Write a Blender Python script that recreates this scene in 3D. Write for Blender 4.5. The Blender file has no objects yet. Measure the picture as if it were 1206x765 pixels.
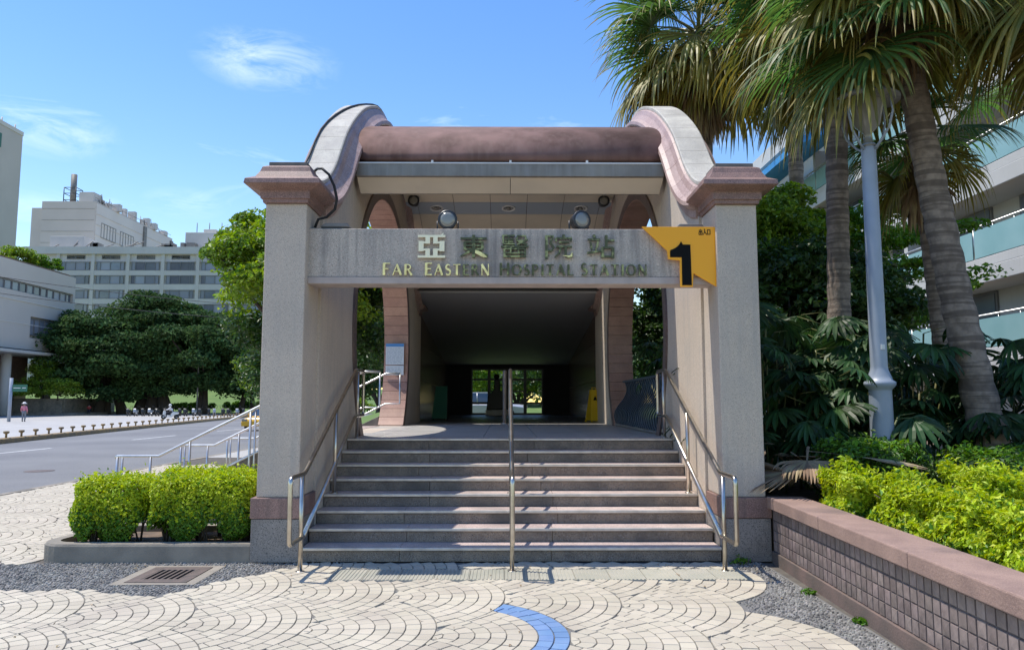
import bpy, bmesh, math, random
import numpy as np
from mathutils import Vector, Matrix
random.seed(7); rng = np.random.default_rng(7)
R = math.radians; pi = math.pi
S = bpy.context.scene
col = S.collection

# ------------------------------------------------------------------ camera
cam = bpy.data.cameras.new('camera'); camo = bpy.data.objects.new('camera', cam); col.objects.link(camo)
camo.location = (-0.07, 0, 1.705)
camo.rotation_euler = (R(90 + 5.784), 0, R(-0.5))
cam.sensor_width = 36; cam.lens = 36 * 895 / 1206; cam.clip_end = 3000; cam.clip_start = .05
S.camera = camo
S.render.resolution_x = 1024; S.render.resolution_y = 649
S.render.engine = 'CYCLES'
S.view_settings.view_transform = 'Standard'; S.view_settings.look = 'None'
S.view_settings.exposure = 0.55; S.view_settings.gamma = 1

# ------------------------------------------------------------------ sky and sun
SUN = Vector((-0.39, 0.10, 1.0)).normalized()          # towards the sun
el = math.asin(SUN.z); az = math.atan2(SUN.x, SUN.y)
W = bpy.data.worlds.new('World'); S.world = W; W.use_nodes = True
nt = W.node_tree; N = nt.nodes; L = nt.links; bg = N['Background']
sky = N.new('ShaderNodeTexSky'); sky.sky_type = 'NISHITA'; sky.sun_disc = False
sky.sun_elevation = el; sky.sun_rotation = az; sky.air_density = 1.35; sky.dust_density = 0.15; sky.ozone_density = 1.5; sky.altitude = 0
tc = N.new('ShaderNodeTexCoord'); mp = N.new('ShaderNodeMapping'); mp.inputs['Scale'].default_value = (1.6, 1.6, 6.5)
mp.inputs['Location'].default_value = (7.3, 3.4, .9)
no = N.new('ShaderNodeTexNoise'); no.inputs['Scale'].default_value = 2.2; no.inputs['Detail'].default_value = 7; no.inputs['Roughness'].default_value = .62
no.inputs['Distortion'].default_value = .5
cr = N.new('ShaderNodeValToRGB'); cr.color_ramp.elements[0].position = .60; cr.color_ramp.elements[1].position = .98
cr.color_ramp.elements[1].color = (.55, .55, .55, 1)
mx = N.new('ShaderNodeMixRGB'); mx.inputs[2].default_value = (8.5, 9.2, 10, 1)
L.new(tc.outputs['Generated'], mp.inputs[0]); L.new(mp.outputs[0], no.inputs['Vector']); L.new(no.outputs['Fac'], cr.inputs[0])
L.new(cr.outputs[0], mx.inputs[0]); L.new(sky.outputs[0], mx.inputs[1]); hsv = N.new('ShaderNodeHueSaturation'); hsv.inputs['Saturation'].default_value = 1.32; hsv.inputs['Hue'].default_value = .512; hsv.inputs['Value'].default_value = .95
L.new(sky.outputs[0], hsv.inputs['Color']); L.new(hsv.outputs[0], mx.inputs[1]); 
prev = mx.outputs[0]
for d0, wid, amt in (((-.283, .87, .403), .036, .42), ((-.499, .814, .296), .030, .32), ((-.514, .832, .209), .026, .22), ((-.385, .892, .235), .02, .2)):
    vm = N.new('ShaderNodeVectorMath'); vm.operation = 'SUBTRACT'; nrm_ = N.new('ShaderNodeVectorMath'); nrm_.operation = 'NORMALIZE'; L.new(tc.outputs['Generated'], nrm_.inputs[0]); L.new(nrm_.outputs[0], vm.inputs[0]); vm.inputs[1].default_value = Vector(d0).normalized()
    sc_ = N.new('ShaderNodeVectorMath'); sc_.operation = 'MULTIPLY'; L.new(vm.outputs[0], sc_.inputs[0]); sc_.inputs[1].default_value = (1 / (wid * 2.1), 1 / (wid * 2.1), 1 / (wid * .9))
    ln = N.new('ShaderNodeVectorMath'); ln.operation = 'LENGTH'; L.new(sc_.outputs[0], ln.inputs[0]); mr = N.new('ShaderNodeMapRange'); mr.inputs[1].default_value = 1.2; mr.inputs[2].default_value = 0; L.new(ln.outputs['Value'], mr.inputs[0])
    n2 = N.new('ShaderNodeTexNoise'); n2.inputs['Scale'].default_value = 11; n2.inputs['Detail'].default_value = 8; n2.inputs['Roughness'].default_value = .65; n2.inputs['Distortion'].default_value = .8; m2_ = N.new('ShaderNodeMapping'); m2_.inputs['Scale'].default_value = (1, 1, 3.2); L.new(tc.outputs['Generated'], m2_.inputs[0]); L.new(m2_.outputs[0], n2.inputs['Vector'])
    mr2 = N.new('ShaderNodeMapRange'); mr2.inputs[1].default_value = .42; mr2.inputs[2].default_value = .75; mr2.inputs[4].default_value = amt * 1.6; L.new(n2.outputs['Fac'], mr2.inputs[0])
    mu = N.new('ShaderNodeMath'); mu.operation = 'MULTIPLY'; mu.use_clamp = True; L.new(mr.outputs[0], mu.inputs[0]); L.new(mr2.outputs[0], mu.inputs[1])
    mc = N.new('ShaderNodeMixRGB'); mc.inputs[2].default_value = (7.5, 8.0, 8.6, 1); L.new(mu.outputs[0], mc.inputs[0]); L.new(prev, mc.inputs[1]); prev = mc.outputs[0]
L.new(prev, bg.inputs[0])
bg.inputs[1].default_value = 0.15
sl = bpy.data.lights.new('sun', 'SUN'); sl.energy = 3.5; sl.angle = R(.5); sl.color = (1, .94, .84)
so = bpy.data.objects.new('sun', sl); col.objects.link(so); so.rotation_euler = SUN.to_track_quat('Z', 'Y').to_euler()

# ------------------------------------------------------------------ materials
def mat(name, c, c2=None, scale=4, rough=.75, metal=0, bump=0, bscale=60, rnd=0, speck=None, sscale=160, streak=0, isl=0, bands=0,
        trans=0, spec=.5, detail=5, lo=.35, hi=.65, streakc=(.35,.33,.30), emis=None, stain=0):
    m = bpy.data.materials.new(name); m.use_nodes = True
    n = m.node_tree.nodes; l = m.node_tree.links; b = n['Principled BSDF']
    b.inputs['Roughness'].default_value = rough; b.inputs['Metallic'].default_value = metal
    b.inputs['Specular IOR Level'].default_value = spec
    geo = n.new('ShaderNodeNewGeometry'); pos = geo.outputs['Position']
    rgb = n.new('ShaderNodeRGB'); rgb.outputs[0].default_value = (*c, 1); cur = rgb.outputs[0]
    def noise(sc, det=detail, vec=pos):
        t = n.new('ShaderNodeTexNoise'); t.inputs['Scale'].default_value = sc; t.inputs['Detail'].default_value = det
        l.new(vec, t.inputs['Vector']); return t
    def mix(fac, a, col2, mode='MIX'):
        k = n.new('ShaderNodeMixRGB'); k.blend_type = mode
        if isinstance(fac, float): k.inputs[0].default_value = fac
        else: l.new(fac, k.inputs[0])
        l.new(a, k.inputs[1])
        if isinstance(col2, tuple): k.inputs[2].default_value = (*col2, 1)
        else: l.new(col2, k.inputs[2])
        return k.outputs[0]
    def ramp(v, a, bb):
        r = n.new('ShaderNodeMapRange'); r.inputs[1].default_value = a; r.inputs[2].default_value = bb; l.new(v, r.inputs[0]); return r.outputs[0]
    if c2: cur = mix(ramp(noise(scale).outputs['Fac'], lo, hi), cur, c2)
    if speck:
        for (sc, sp, th) in speck:
            v = n.new('ShaderNodeTexVoronoi'); v.inputs['Scale'].default_value = sscale * sc; l.new(pos, v.inputs['Vector'])
            sepc = n.new('ShaderNodeSeparateColor'); l.new(v.outputs['Color'], sepc.inputs[0])
            cur = mix(ramp(sepc.outputs[0], th, th + .02), cur, sp)
    if streak:
        mpn = n.new('ShaderNodeMapping'); mpn.inputs['Scale'].default_value = (9, 9, .55); l.new(pos, mpn.inputs[0])
        t = noise(1.6, 6, mpn.outputs[0]); t2 = noise(.8, 3)
        a = n.new('ShaderNodeMath'); a.operation = 'MULTIPLY'; l.new(ramp(t.outputs['Fac'], .46, .72), a.inputs[0]); l.new(ramp(t2.outputs['Fac'], .3, .6), a.inputs[1])
        a2 = n.new('ShaderNodeMath'); a2.operation = 'MULTIPLY'; a2.inputs[1].default_value = streak; l.new(a.outputs[0], a2.inputs[0])
        cur = mix(a2.outputs[0], cur, streakc)
    if stain:
        t = noise(1.3, 8); a2 = n.new('ShaderNodeMath'); a2.operation = 'MULTIPLY'; a2.inputs[1].default_value = stain
        l.new(ramp(t.outputs['Fac'], .52, .68), a2.inputs[0]); cur = mix(a2.outputs[0], cur, streakc)
    if bands:
        mpn = n.new('ShaderNodeMapping'); mpn.inputs['Scale'].default_value = (.5, .5, 11); l.new(pos, mpn.inputs[0]); t = noise(1.5, 4, mpn.outputs[0])
        a2 = n.new('ShaderNodeMath'); a2.operation = 'MULTIPLY'; a2.inputs[1].default_value = bands; l.new(ramp(t.outputs['Fac'], .5, .58), a2.inputs[0]); cur = mix(a2.outputs[0], cur, streakc)
    if rnd or isl:
        src = n.new('ShaderNodeObjectInfo').outputs['Random'] if rnd else geo.outputs['Random Per Island']
        amt = rnd or isl
        r = n.new('ShaderNodeMapRange'); r.inputs[3].default_value = 1 - amt; r.inputs[4].default_value = 1 + amt; l.new(src, r.inputs[0])
        h = n.new('ShaderNodeHueSaturation'); l.new(r.outputs[0], h.inputs['Value']); l.new(cur, h.inputs['Color'])
        r2 = n.new('ShaderNodeMapRange'); r2.inputs[3].default_value = .5 - amt * .05; r2.inputs[4].default_value = .5 + amt * .05
        mm = n.new('ShaderNodeMath'); mm.operation = 'FRACT'; m3 = n.new('ShaderNodeMath'); m3.operation = 'MULTIPLY'; m3.inputs[1].default_value = 7.31
        l.new(src, m3.inputs[0]); l.new(m3.outputs[0], mm.inputs[0]); l.new(mm.outputs[0], r2.inputs[0]); l.new(r2.outputs[0], h.inputs['Hue'])
        cur = h.outputs[0]
    l.new(cur, b.inputs['Base Color'])
    if bump:
        t = noise(bscale, 4); bn = n.new('ShaderNodeBump'); bn.inputs['Strength'].default_value = bump; bn.inputs['Distance'].default_value = .01
        l.new(t.outputs['Fac'], bn.inputs['Height']); l.new(bn.outputs[0], b.inputs['Normal'])
    if trans:
        tr = n.new('ShaderNodeBsdfTranslucent'); ms = n.new('ShaderNodeMixShader'); ms.inputs[0].default_value = trans
        hs = n.new('ShaderNodeHueSaturation'); hs.inputs['Value'].default_value = 1.5; hs.inputs['Saturation'].default_value = 1.1; hs.inputs['Hue'].default_value = .49
        l.new(cur, hs.inputs['Color']); l.new(hs.outputs[0], tr.inputs[0]); l.new(b.outputs[0], ms.inputs[1]); l.new(tr.outputs[0], ms.inputs[2])
        l.new(ms.outputs[0], n['Material Output'].inputs[0])
    if emis: b.inputs['Emission Color'].default_value = (*emis, 1); b.inputs['Emission Strength'].default_value = 1
    return m
M = {}
SP = [(1.2, (.27, .235, .20), .87), (1.5, (.70, .62, .53), .86), (1, (.52, .40, .33), .90)]
M['concrete'] = mat('washed_aggregate', (.60, .505, .40), (.52, .435, .345), .8, .85, speck=SP, sscale=190, streak=.45, bump=.35, stain=.25, bscale=170)
M['beam'] = mat('stained_aggregate', (.54, .47, .385), (.42, .365, .31), 2, .85, speck=SP, sscale=130, streak=.95, bump=.3, bscale=170, streakc=(.16, .15, .145))
M['beamlip'] = mat('beam_lip_stone', (.50, .42, .37), (.42, .35, .31), 5, .8, bump=.2, streak=.3)
M['redgran'] = mat('red_granite', (.29, .175, .145), (.21, .125, .105), 3, .55, speck=[(1, (.10, .06, .05), .88), (1.3, (.42, .27, .23), .86)], sscale=170, streak=.55, streakc=(.12, .09, .08), rnd=.06)
M['pink'] = mat('pink_granite_moulding', (.46, .325, .28), (.36, .24, .205), 3, .5, speck=[(1, (.16, .09, .08), .9), (1.3, (.6, .45, .4), .86)], sscale=170, streak=.35, streakc=(.2, .13, .11), rnd=.07)
M['reveal'] = mat('reveal_granite_tile', (.44, .265, .20), (.35, .20, .155), 4, .5, speck=[(1, (.2, .11, .09), .88)], sscale=190, rnd=.09)
M['ring'] = mat('dark_ring_granite', (.15, .10, .09), (.11, .08, .07), 4, .5, speck=[(1, (.25, .2, .18), .88)])
M['pale'] = mat('pale_coping_stone', (.56, .53, .46), (.46, .43, .38), 5, .85, speck=[(1, (.3, .28, .26), .9)], streak=.2, bump=.3, bscale=90, rnd=.05, stain=.5, streakc=(.30, .28, .25))
M['darkcap'] = mat('weathered_cap_stone', (.13, .115, .10), (.2, .18, .16), 6, .9, bump=.3)
M['copper'] = mat('weathered_roof_sheet', (.25, .15, .13), (.13, .075, .062), 2.6, .85, spec=.25, streak=.6, streakc=(.25, .165, .14), stain=.4, bump=.08, bscale=8)
M['base'] = mat('dark_base_granite', (.30, .27, .24), (.23, .21, .19), 3, .6, speck=[(1, (.06, .06, .06), .85), (1.3, (.36, .33, .31), .86)], sscale=150, stain=.6, streakc=(.12, .10, .09))
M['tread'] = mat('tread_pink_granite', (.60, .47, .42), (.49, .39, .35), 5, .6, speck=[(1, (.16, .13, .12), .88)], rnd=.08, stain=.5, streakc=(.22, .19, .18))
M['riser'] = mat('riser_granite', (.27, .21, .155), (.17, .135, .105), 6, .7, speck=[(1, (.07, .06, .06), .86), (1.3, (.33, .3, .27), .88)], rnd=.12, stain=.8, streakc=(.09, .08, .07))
M['nosing'] = mat('nosing_strip', (.68, .63, .56), (.52, .48, .43), 8, .45, metal=.5)
M['rubber'] = mat('dark_rubber', (.03, .03, .03), rough=.7)
M['steel'] = mat('brushed_stainless', (.62, .57, .50), (.50, .45, .38), 9, .28, metal=1, bump=.05, bscale=200)
M['steelw'] = mat('pale_stainless', (.62, .62, .60), (.5, .5, .5), 9, .35, metal=.9)
M['cream'] = mat('cream_metal_panel', (.78, .68, .53), (.72, .63, .49), 1.5, .45, rnd=.03, stain=.15)
M['bluegrey'] = mat('bluegrey_panel', (.38, .43, .48), rough=.45, rnd=.03)
M['gutter'] = mat('grey_gutter_metal', (.29, .265, .22), (.22, .20, .17), 3, .5, metal=.3, streak=.5)
M['white'] = mat('white_paint', (.75, .75, .72), (.68, .68, .65), 4, .5)
M['black'] = mat('black_plastic', (.012, .012, .013), rough=.45)
M['darkmetal'] = mat('dark_metal', (.045, .047, .05), rough=.4, metal=.5)
M['lampgrey'] = mat('grey_housing', (.22, .21, .19), (.16, .15, .14), 8, .6, stain=.5)
M['lens'] = mat('lamp_lens', (.24, .235, .20), rough=.12, spec=.8)
M['platform'] = mat('platform_granite', (.44, .42, .39), (.38, .365, .34), 3, .45, speck=[(1, (.2, .2, .2), .88)], rnd=.05)
M['grout'] = mat('dark_grout', (.16, .145, .13), (.11, .10, .09), 6, .95, bump=.3)
M['pavegrout'] = mat('paving_grout', (.13, .115, .095), (.09, .08, .07), 6, .95, bump=.3)
M['tile'] = mat('cream_paving_tile', (.52, .465, .365), (.45, .40, .31), 1.2, .8, isl=.075, bump=.25, bscale=120, stain=.5, streakc=(.36, .31, .25))
M['tile1'] = mat('cream_paving_tile_single', (.52, .465, .365), (.45, .40, .31), 1.2, .8, rnd=.075, bump=.25, bscale=120, stain=.5, streakc=(.36, .31, .25))
M['bluetile'] = mat('blue_paving_tile', (.13, .235, .43), (.18, .28, .45), 3, .7, rnd=.08, bump=.2, bscale=120)
M['pebble'] = mat('grey_pebble', (.22, .205, .185), (.28, .265, .235), 3, .7, isl=.5)
M['mortar'] = mat('pebble_mortar', (.19, .185, .175), (.14, .14, .135), 9, .95, bump=.5)
M['tactile'] = mat('ribbed_drain_tile', (.34, .335, .27), (.41, .385, .31), 3, .7, rnd=.06, stain=.3)
M['brick'] = mat('glazed_brown_brick', (.25, .195, .18), (.18, .14, .13), 14, .38, rnd=.22, bump=.25, bscale=40, spec=.6)
M['brickgrout'] = mat('brick_joint', (.075, .062, .06), (.16, .13, .12), 9, .95)
M['capred'] = mat('planter_cap_concrete', (.34, .225, .18), (.25, .165, .135), 3, .85, bump=.4, bscale=50, stain=.7, streakc=(.15, .11, .10), speck=[(1.6, (.22, .14, .12), .9), (2, (.42, .28, .23), .93)])
M['basecourse'] = mat('dirty_base_course', (.20, .135, .115), (.13, .10, .085), 4, .9, bump=.4, bscale=50, stain=.8, streakc=(.10, .085, .075))
M['kerb'] = mat('concrete_kerb', (.31, .275, .225), (.23, .205, .17), 4, .9, bump=.4, bscale=50, stain=.7, streakc=(.13, .125, .11))
M['asphalt'] = mat('road_asphalt', (.15, .15, .155), (.21, .21, .21), .22, .9, bump=.3, bscale=90, speck=[(1, (.22, .22, .22), .85)], sscale=60)
M['plaza'] = mat('pale_pavement', (.44, .43, .41), (.38, .37, .355), .4, .9)
M['roadpaint'] = mat('white_road_paint', (.7, .7, .68), (.45, .45, .44), 5, .7)
M['redpaint'] = mat('red_road_paint', (.42, .07, .07), (.34, .10, .09), 5, .7)
M['yelkerb'] = mat('ochre_kerb_paint', (.36, .24, .10), (.22, .17, .11), 3, .8)
M['soil'] = mat('dry_soil', (.19, .135, .095), (.10, .075, .055), 5, .95, bump=.8, bscale=25)
M['ground'] = mat('far_ground', (.20, .20, .18), (.14, .15, .12), .02, .95)
M['grass'] = mat('lawn_grass', (.13, .20, .045), (.09, .16, .035), .6, .9, bump=.6, bscale=10)
M['yellow'] = mat('yellow_enamel', (1.0, .42, .0), rough=.35)
M['signblack'] = mat('black_enamel', (.006, .006, .006), rough=.7, spec=.15)
M['gold'] = mat('polished_gold', (.90, .70, .32), (.62, .46, .20), 20, .22, metal=.85)
M['brightgold'] = mat('pale_polished_gold', (.92, .80, .55), rough=.35, metal=.5)
M['goldreflect'] = mat('gold_dark_reflection', (.085, .085, .045), (.30, .29, .13), 14, .3, metal=.75, lo=.5, hi=.62)  # gold lettering with the dark green reflection of trees painted into its colour
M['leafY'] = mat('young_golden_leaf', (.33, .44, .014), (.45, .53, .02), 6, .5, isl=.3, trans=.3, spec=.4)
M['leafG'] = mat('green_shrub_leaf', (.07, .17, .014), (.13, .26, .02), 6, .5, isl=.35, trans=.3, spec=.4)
M['leafM'] = mat('mid_green_leaf', (.035, .085, .018), (.06, .12, .02), 4, .45, isl=.4, trans=.25)
M['leafT'] = mat('light_tree_leaf', (.24, .35, .03), (.14, .24, .025), .8, .5, isl=.4, trans=.35)
M['leafD'] = mat('banyan_leaf', (.040, .085, .030), (.085, .15, .045), .35, .7, isl=.4, trans=.2, spec=.15)
M['leafR'] = mat('dark_fan_leaf', (.022, .058, .018), (.04, .085, .022), 3, .48, isl=.4, rnd=0, trans=.2, spec=.35)
M['frondG'] = mat('palm_frond_green', (.06, .14, .035), (.105, .185, .045), 3, .45, isl=.4, trans=.42, spec=.45)
M['frondY'] = mat('palm_frond_yellowing', (.34, .27, .06), (.17, .18, .04), 2.2, .5, isl=.35, trans=.3)
M['frondD'] = mat('dead_palm_frond', (.26, .17, .09), (.36, .27, .16), 4, .7, isl=.35, trans=.15)
M['bark'] = mat('palm_bark', (.36, .29, .235), (.20, .16, .13), 9, .95, bump=1, bscale=28, bands=.7, streakc=(.11, .085, .07))
M['wood'] = mat('tree_bark', (.09, .072, .055), (.06, .048, .038), 6, .95, bump=.8, bscale=20)
M['petiole'] = mat('petiole', (.10, .13, .04), (.16, .15, .05), 4, .5)
M['polepaint'] = mat('pale_blue_grey_paint', (.33, .38, .46), (.29, .34, .41), 4, .4, stain=.15)
M['hosp'] = mat('pale_concrete_facade', (.62, .59, .545), (.55, .52, .48), .15, .9, streak=.25)
M['hosp2'] = mat('beige_tile_facade', (.60, .54, .475), (.54, .485, .425), .12, .9)
M['hosp3'] = mat('light_side_facade', (.72, .67, .60), (.66, .61, .55), .12, .9)
M['winglass'] = mat('window_glass', (.10, .12, .15), (.16, .18, .21), .3, .12, spec=.9, rnd=.4)
M['curtain'] = mat('curtained_pane', (.26, .28, .32), rough=.35, rnd=.25)
M['frame'] = mat('window_frame', (.20, .20, .20), rough=.5)
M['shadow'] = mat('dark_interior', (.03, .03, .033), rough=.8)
M['aqua'] = mat('aqua_frosted_glass', (.24, .42, .41), (.29, .47, .46), .8, .25, rnd=.05)
M['awning'] = mat('blue_awning', (.03, .22, .50), (.05, .28, .55), 2, .5)
M['bldwhite'] = mat('white_facade', (.56, .545, .51), (.50, .49, .46), .5, .8, streak=.2)
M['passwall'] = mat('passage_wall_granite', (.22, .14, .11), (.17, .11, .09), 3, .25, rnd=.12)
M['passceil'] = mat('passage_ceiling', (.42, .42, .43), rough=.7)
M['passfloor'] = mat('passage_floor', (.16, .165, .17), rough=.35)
M['wavy'] = mat('blue_grey_slat_paint', (.055, .08, .11), (.075, .10, .13), 3, .4, rnd=.1)
M['poster'] = mat('poster_paper', (.60, .66, .72), rough=.4)
M['posterblue'] = mat('poster_blue', (.06, .24, .55), rough=.4)
M['postertext'] = mat('poster_print', (.30, .38, .46), rough=.4)
M['wetyellow'] = mat('yellow_plastic', (.70, .46, .02), rough=.4)
M['green'] = mat('green_board', (.03, .15, .10), rough=.5)
M['skin'] = mat('skin', (.45, .28, .2), rough=.6)
M['pinkcloth'] = mat('pink_cloth', (.62, .18, .25), (.68, .28, .33), 9, .9)
M['whitecloth'] = mat('white_cloth', (.7, .68, .68), rough=.9)
M['greycloth'] = mat('grey_cloth', (.22, .23, .26), rough=.9)
M['redcloth'] = mat('red_cloth', (.35, .05, .04), rough=.9)
M['darkcloth'] = mat('dark_cloth', (.03, .03, .04), rough=.9)
M['hair'] = mat('dark_hair', (.015, .012, .01), rough=.6)
M['taxi'] = mat('taxi_yellow_paint', (.72, .40, .02), rough=.25, spec=.7)
M['silver'] = mat('silver_paint', (.45, .46, .48), rough=.3, metal=.3)
M['carglass'] = mat('car_glass', (.03, .045, .06), rough=.06, spec=1)
M['tyre'] = mat('tyre_rubber', (.02, .02, .02), rough=.8)
M['redlamp'] = mat('red_lamp', (.45, .02, .015), rough=.25)
M['cable'] = mat('black_cable', (.012, .012, .012), rough=.6)
M['rust'] = mat('grate_iron', (.17, .13, .115), (.12, .10, .09), 12, .7, metal=.3, bump=.2)
M['wire'] = mat('overhead_wire', (.05, .05, .05), rough=.7)
M['pitdark'] = mat('drain_pit_dark', (.008, .008, .008), rough=1)

# ------------------------------------------------------------------ helpers
class MB:
    def __init__(s): s.v = []; s.f = []; s.mi = []; s.sm = []
    def add(s, V, F, mi=0, smooth=False):
        o = len(s.v); s.v += [tuple(p) for p in V]; s.f += [tuple(i + o for i in q) for q in F]; s.mi += [mi] * len(F); s.sm += [smooth] * len(F); return s
    def box(s, x0, x1, y0, y1, z0, z1, mi=0):
        V = [(x, y, z) for z in (z0, z1) for y in (y0, y1) for x in (x0, x1)]
        return s.add(V, [(0, 2, 3, 1), (4, 5, 7, 6), (0, 1, 5, 4), (2, 6, 7, 3), (0, 4, 6, 2), (1, 3, 7, 5)], mi)
    def prism(s, poly, a0, a1, axis='y', mi=0):            # poly in the two other axes
        n = len(poly)
        def P(p, a): return {'y': (p[0], a, p[1]), 'z': (p[0], p[1], a), 'x': (a, p[0], p[1])}[axis]
        V = [P(p, a0) for p in poly] + [P(p, a1) for p in poly]
        F = [tuple(range(n)), tuple(range(2 * n - 1, n - 1, -1))] + [(i, (i + 1) % n + 0, (i + 1) % n + n, i + n)[::-1] for i in range(n)]
        return s.add(V, F, mi)
    def tube(s, pts, r, n=8, mi=0, smooth=True, cap=True):
        pts = [Vector(p) for p in pts]; rs = r if isinstance(r, (list, tuple)) else [r] * len(pts)
        V = []; F = []
        up = None
        for i, p in enumerate(pts):
            t = (pts[min(i + 1, len(pts) - 1)] - pts[max(i - 1, 0)]).normalized()
            if up is None: up = Vector((0, 0, 1)) if abs(t.z) < .9 else Vector((1, 0, 0))
            a = t.cross(up)
            if a.length < 1e-4: a = t.orthogonal()
            a.normalize(); b = a.cross(t).normalized(); up = b
            for k in range(n):
                th = 2 * pi * k / n; V.append(p + (a * math.cos(th) + b * math.sin(th)) * rs[i])
        for i in range(len(pts) - 1):
            for k in range(n):
                F.append((i * n + k, i * n + (k + 1) % n, (i + 1) * n + (k + 1) % n, (i + 1) * n + k))
        s.add(V, F, mi, smooth)
        if cap:
            o = len(s.v) - len(V); s.f += [tuple(o + k for k in range(n))[::-1], tuple(o + (len(pts) - 1) * n + k for k in range(n))]; s.mi += [mi] * 2; s.sm += [False] * 2
        return s
    def lathe(s, prof, c=(0, 0, 0), n=16, mi=0, smooth=True, ax='z'):
        V = []; F = []
        for (r, z) in prof:
            for k in range(n):
                th = 2 * pi * k / n; x, y = r * math.cos(th), r * math.sin(th)
                V.append({'z': (c[0] + x, c[1] + y, c[2] + z), 'y': (c[0] + x, c[1] + z, c[2] + y), 'x': (c[0] + z, c[1] + x, c[2] + y)}[ax])
        for i in range(len(prof) - 1):
            for k in range(n): F.append((i * n + k, i * n + (k + 1) % n, (i + 1) * n + (k + 1) % n, (i + 1) * n + k))
        F += [tuple(range(n))[::-1], tuple(range((len(prof) - 1) * n, len(prof) * n))]
        return s.add(V, F, mi, smooth)
    def mesh(s, name, mats):
        me = bpy.data.meshes.new(name); me.from_pydata(s.v, [], s.f)
        for m in (mats if isinstance(mats, (list, tuple)) else [mats]): me.materials.append(M[m])
        me.polygons.foreach_set('material_index', s.mi); me.polygons.foreach_set('use_smooth', s.sm)
        bm = bmesh.new(); bm.from_mesh(me); bmesh.ops.recalc_face_normals(bm, faces=bm.faces); bm.to_mesh(me); bm.free()
        me.update(); return me
    def build(s, name, mats, parent=None, bevel=0, seg=2):
        o = link(name, s.mesh(name, mats), parent)
        if bevel:
            b = o.modifiers.new('bevel', 'BEVEL'); b.width = bevel; b.segments = seg; b.limit_method = 'ANGLE'; b.angle_limit = R(40)
        return o
def link(name, me, parent=None, loc=None, rot=None, sc=None):
    o = bpy.data.objects.new(name, me); col.objects.link(o)
    if parent: o.parent = parent
    if loc: o.location = loc
    if rot: o.rotation_euler = rot
    if sc: o.scale = sc if isinstance(sc, tuple) else (sc,) * 3
    return o
def tag(o, label=None, cat=None, group=None, kind=None):
    if label: o['label'] = label
    if cat: o['category'] = cat
    if group: o['group'] = group
    if kind: o['kind'] = kind
    return o
def thing(name, label, cat, loc=(0, 0, 0), rz=0, group=None):
    o = bpy.data.objects.new(name, None); col.objects.link(o); o.location = loc; o.rotation_euler = (0, 0, rz); o.empty_display_size = .2
    return tag(o, label, cat, group)
def copy_tree(o, loc=None, rz=None, label=None, parent=None, swap=None):
    c = o.copy(); col.objects.link(c)
    if parent: c.parent = parent
    if loc: c.location = loc
    if rz is not None: c.rotation_euler = (0, 0, rz)
    if label: c['label'] = label
    for ch in list(o.children): copy_tree(ch, parent=c)
    return c
def struct(name, mb, mats): return tag(mb.build(name, mats), kind='structure')
def fast_mesh(name, V, F, mats, mi=None, smooth=False):
    me = bpy.data.meshes.new(name); n = len(F); k = F.shape[1]
    me.vertices.add(len(V)); me.vertices.foreach_set('co', np.asarray(V, dtype=np.float32).ravel())
    me.loops.add(n * k); me.loops.foreach_set('vertex_index', F.astype(np.int32).ravel())
    me.polygons.add(n); me.polygons.foreach_set('loop_start', np.arange(0, n * k, k, dtype=np.int32)); me.polygons.foreach_set('loop_total', np.full(n, k, dtype=np.int32))
    for m in (mats if isinstance(mats, (list, tuple)) else [mats]): me.materials.append(M[m])
    if mi is not None: me.polygons.foreach_set('material_index', np.asarray(mi, dtype=np.int32))
    me.polygons.foreach_set('use_smooth', np.full(n, smooth)); me.update(calc_edges=True); me.validate(); return me
def leaves(C, D, size, aspect=.5, jit=.8, rg=rng, fold=.25):
    """C centres, D outward directions -> bent kite leaves (two triangles' worth of quad)"""
    n = len(C); a = rg.normal(size=(n, 3)) * jit + D; a /= np.linalg.norm(a, axis=1)[:, None] + 1e-9
    t = rg.normal(size=(n, 3)); t -= (t * a).sum(1)[:, None] * a; t /= np.linalg.norm(t, axis=1)[:, None] + 1e-9
    b = np.cross(a, t); s = (size * rg.uniform(.5, 1.45, n))[:, None]
    V = np.stack([C - t * s * .5, C + b * s * aspect * .5 + t * s * .05 + a * s * fold * .4, C + t * s * .5 - a * s * fold * .5, C - b * s * aspect * .5 + t * s * .05 + a * s * fold * .4], 1).reshape(-1, 3)
    return V, np.arange(4 * n).reshape(-1, 4)
def smoothstep(a, b, x):
    t = min(1, max(0, (x - a) / (b - a))); return t * t * (3 - 2 * t)

# ------------------------------------------------------------------ ground, road, pavement
rx_near = -9.55
def xmed(y): return -22.2 - 0.153 * max(0, y - 33) + .004 * max(0, 33 - y)
g = MB(); g.box(-1500, 1500, -400, 2500, -2.0, -.16); struct('ground', g, 'ground')
g = MB(); V = []
ys = [-60, 0, 20, 33, 45, 60, 80, 110, 150, 220]
for y in ys: V += [(rx_near, y, -.11), (xmed(y) + .3, y, -.11)]
g.add(V, [(2 * i, 2 * i + 2, 2 * i + 3, 2 * i + 1) for i in range(len(ys) - 1)]); struct('road', g, 'asphalt')
g = MB()
for y0, y1 in [(4, 9), (15.5, 19.5), (26.5, 30.6), (37.2, 42), (48, 52.5), (59, 63.5), (70, 75), (82, 88)]:
    g.add([(-18.15, y0, -.106), (-17.98, y0, -.106), (-17.98, y1, -.106), (-18.15, y1, -.106)], [(0, 1, 2, 3)])
struct('lane_marking', g, 'roadpaint')
g = MB(); g.add([(rx_near - .30, -20, -.106), (rx_near - .18, -20, -.106), (rx_near - .18, 150, -.106), (rx_near - .30, 150, -.106)], [(0, 1, 2, 3)]); struct('red_edge_line', g, 'redpaint')
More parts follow.
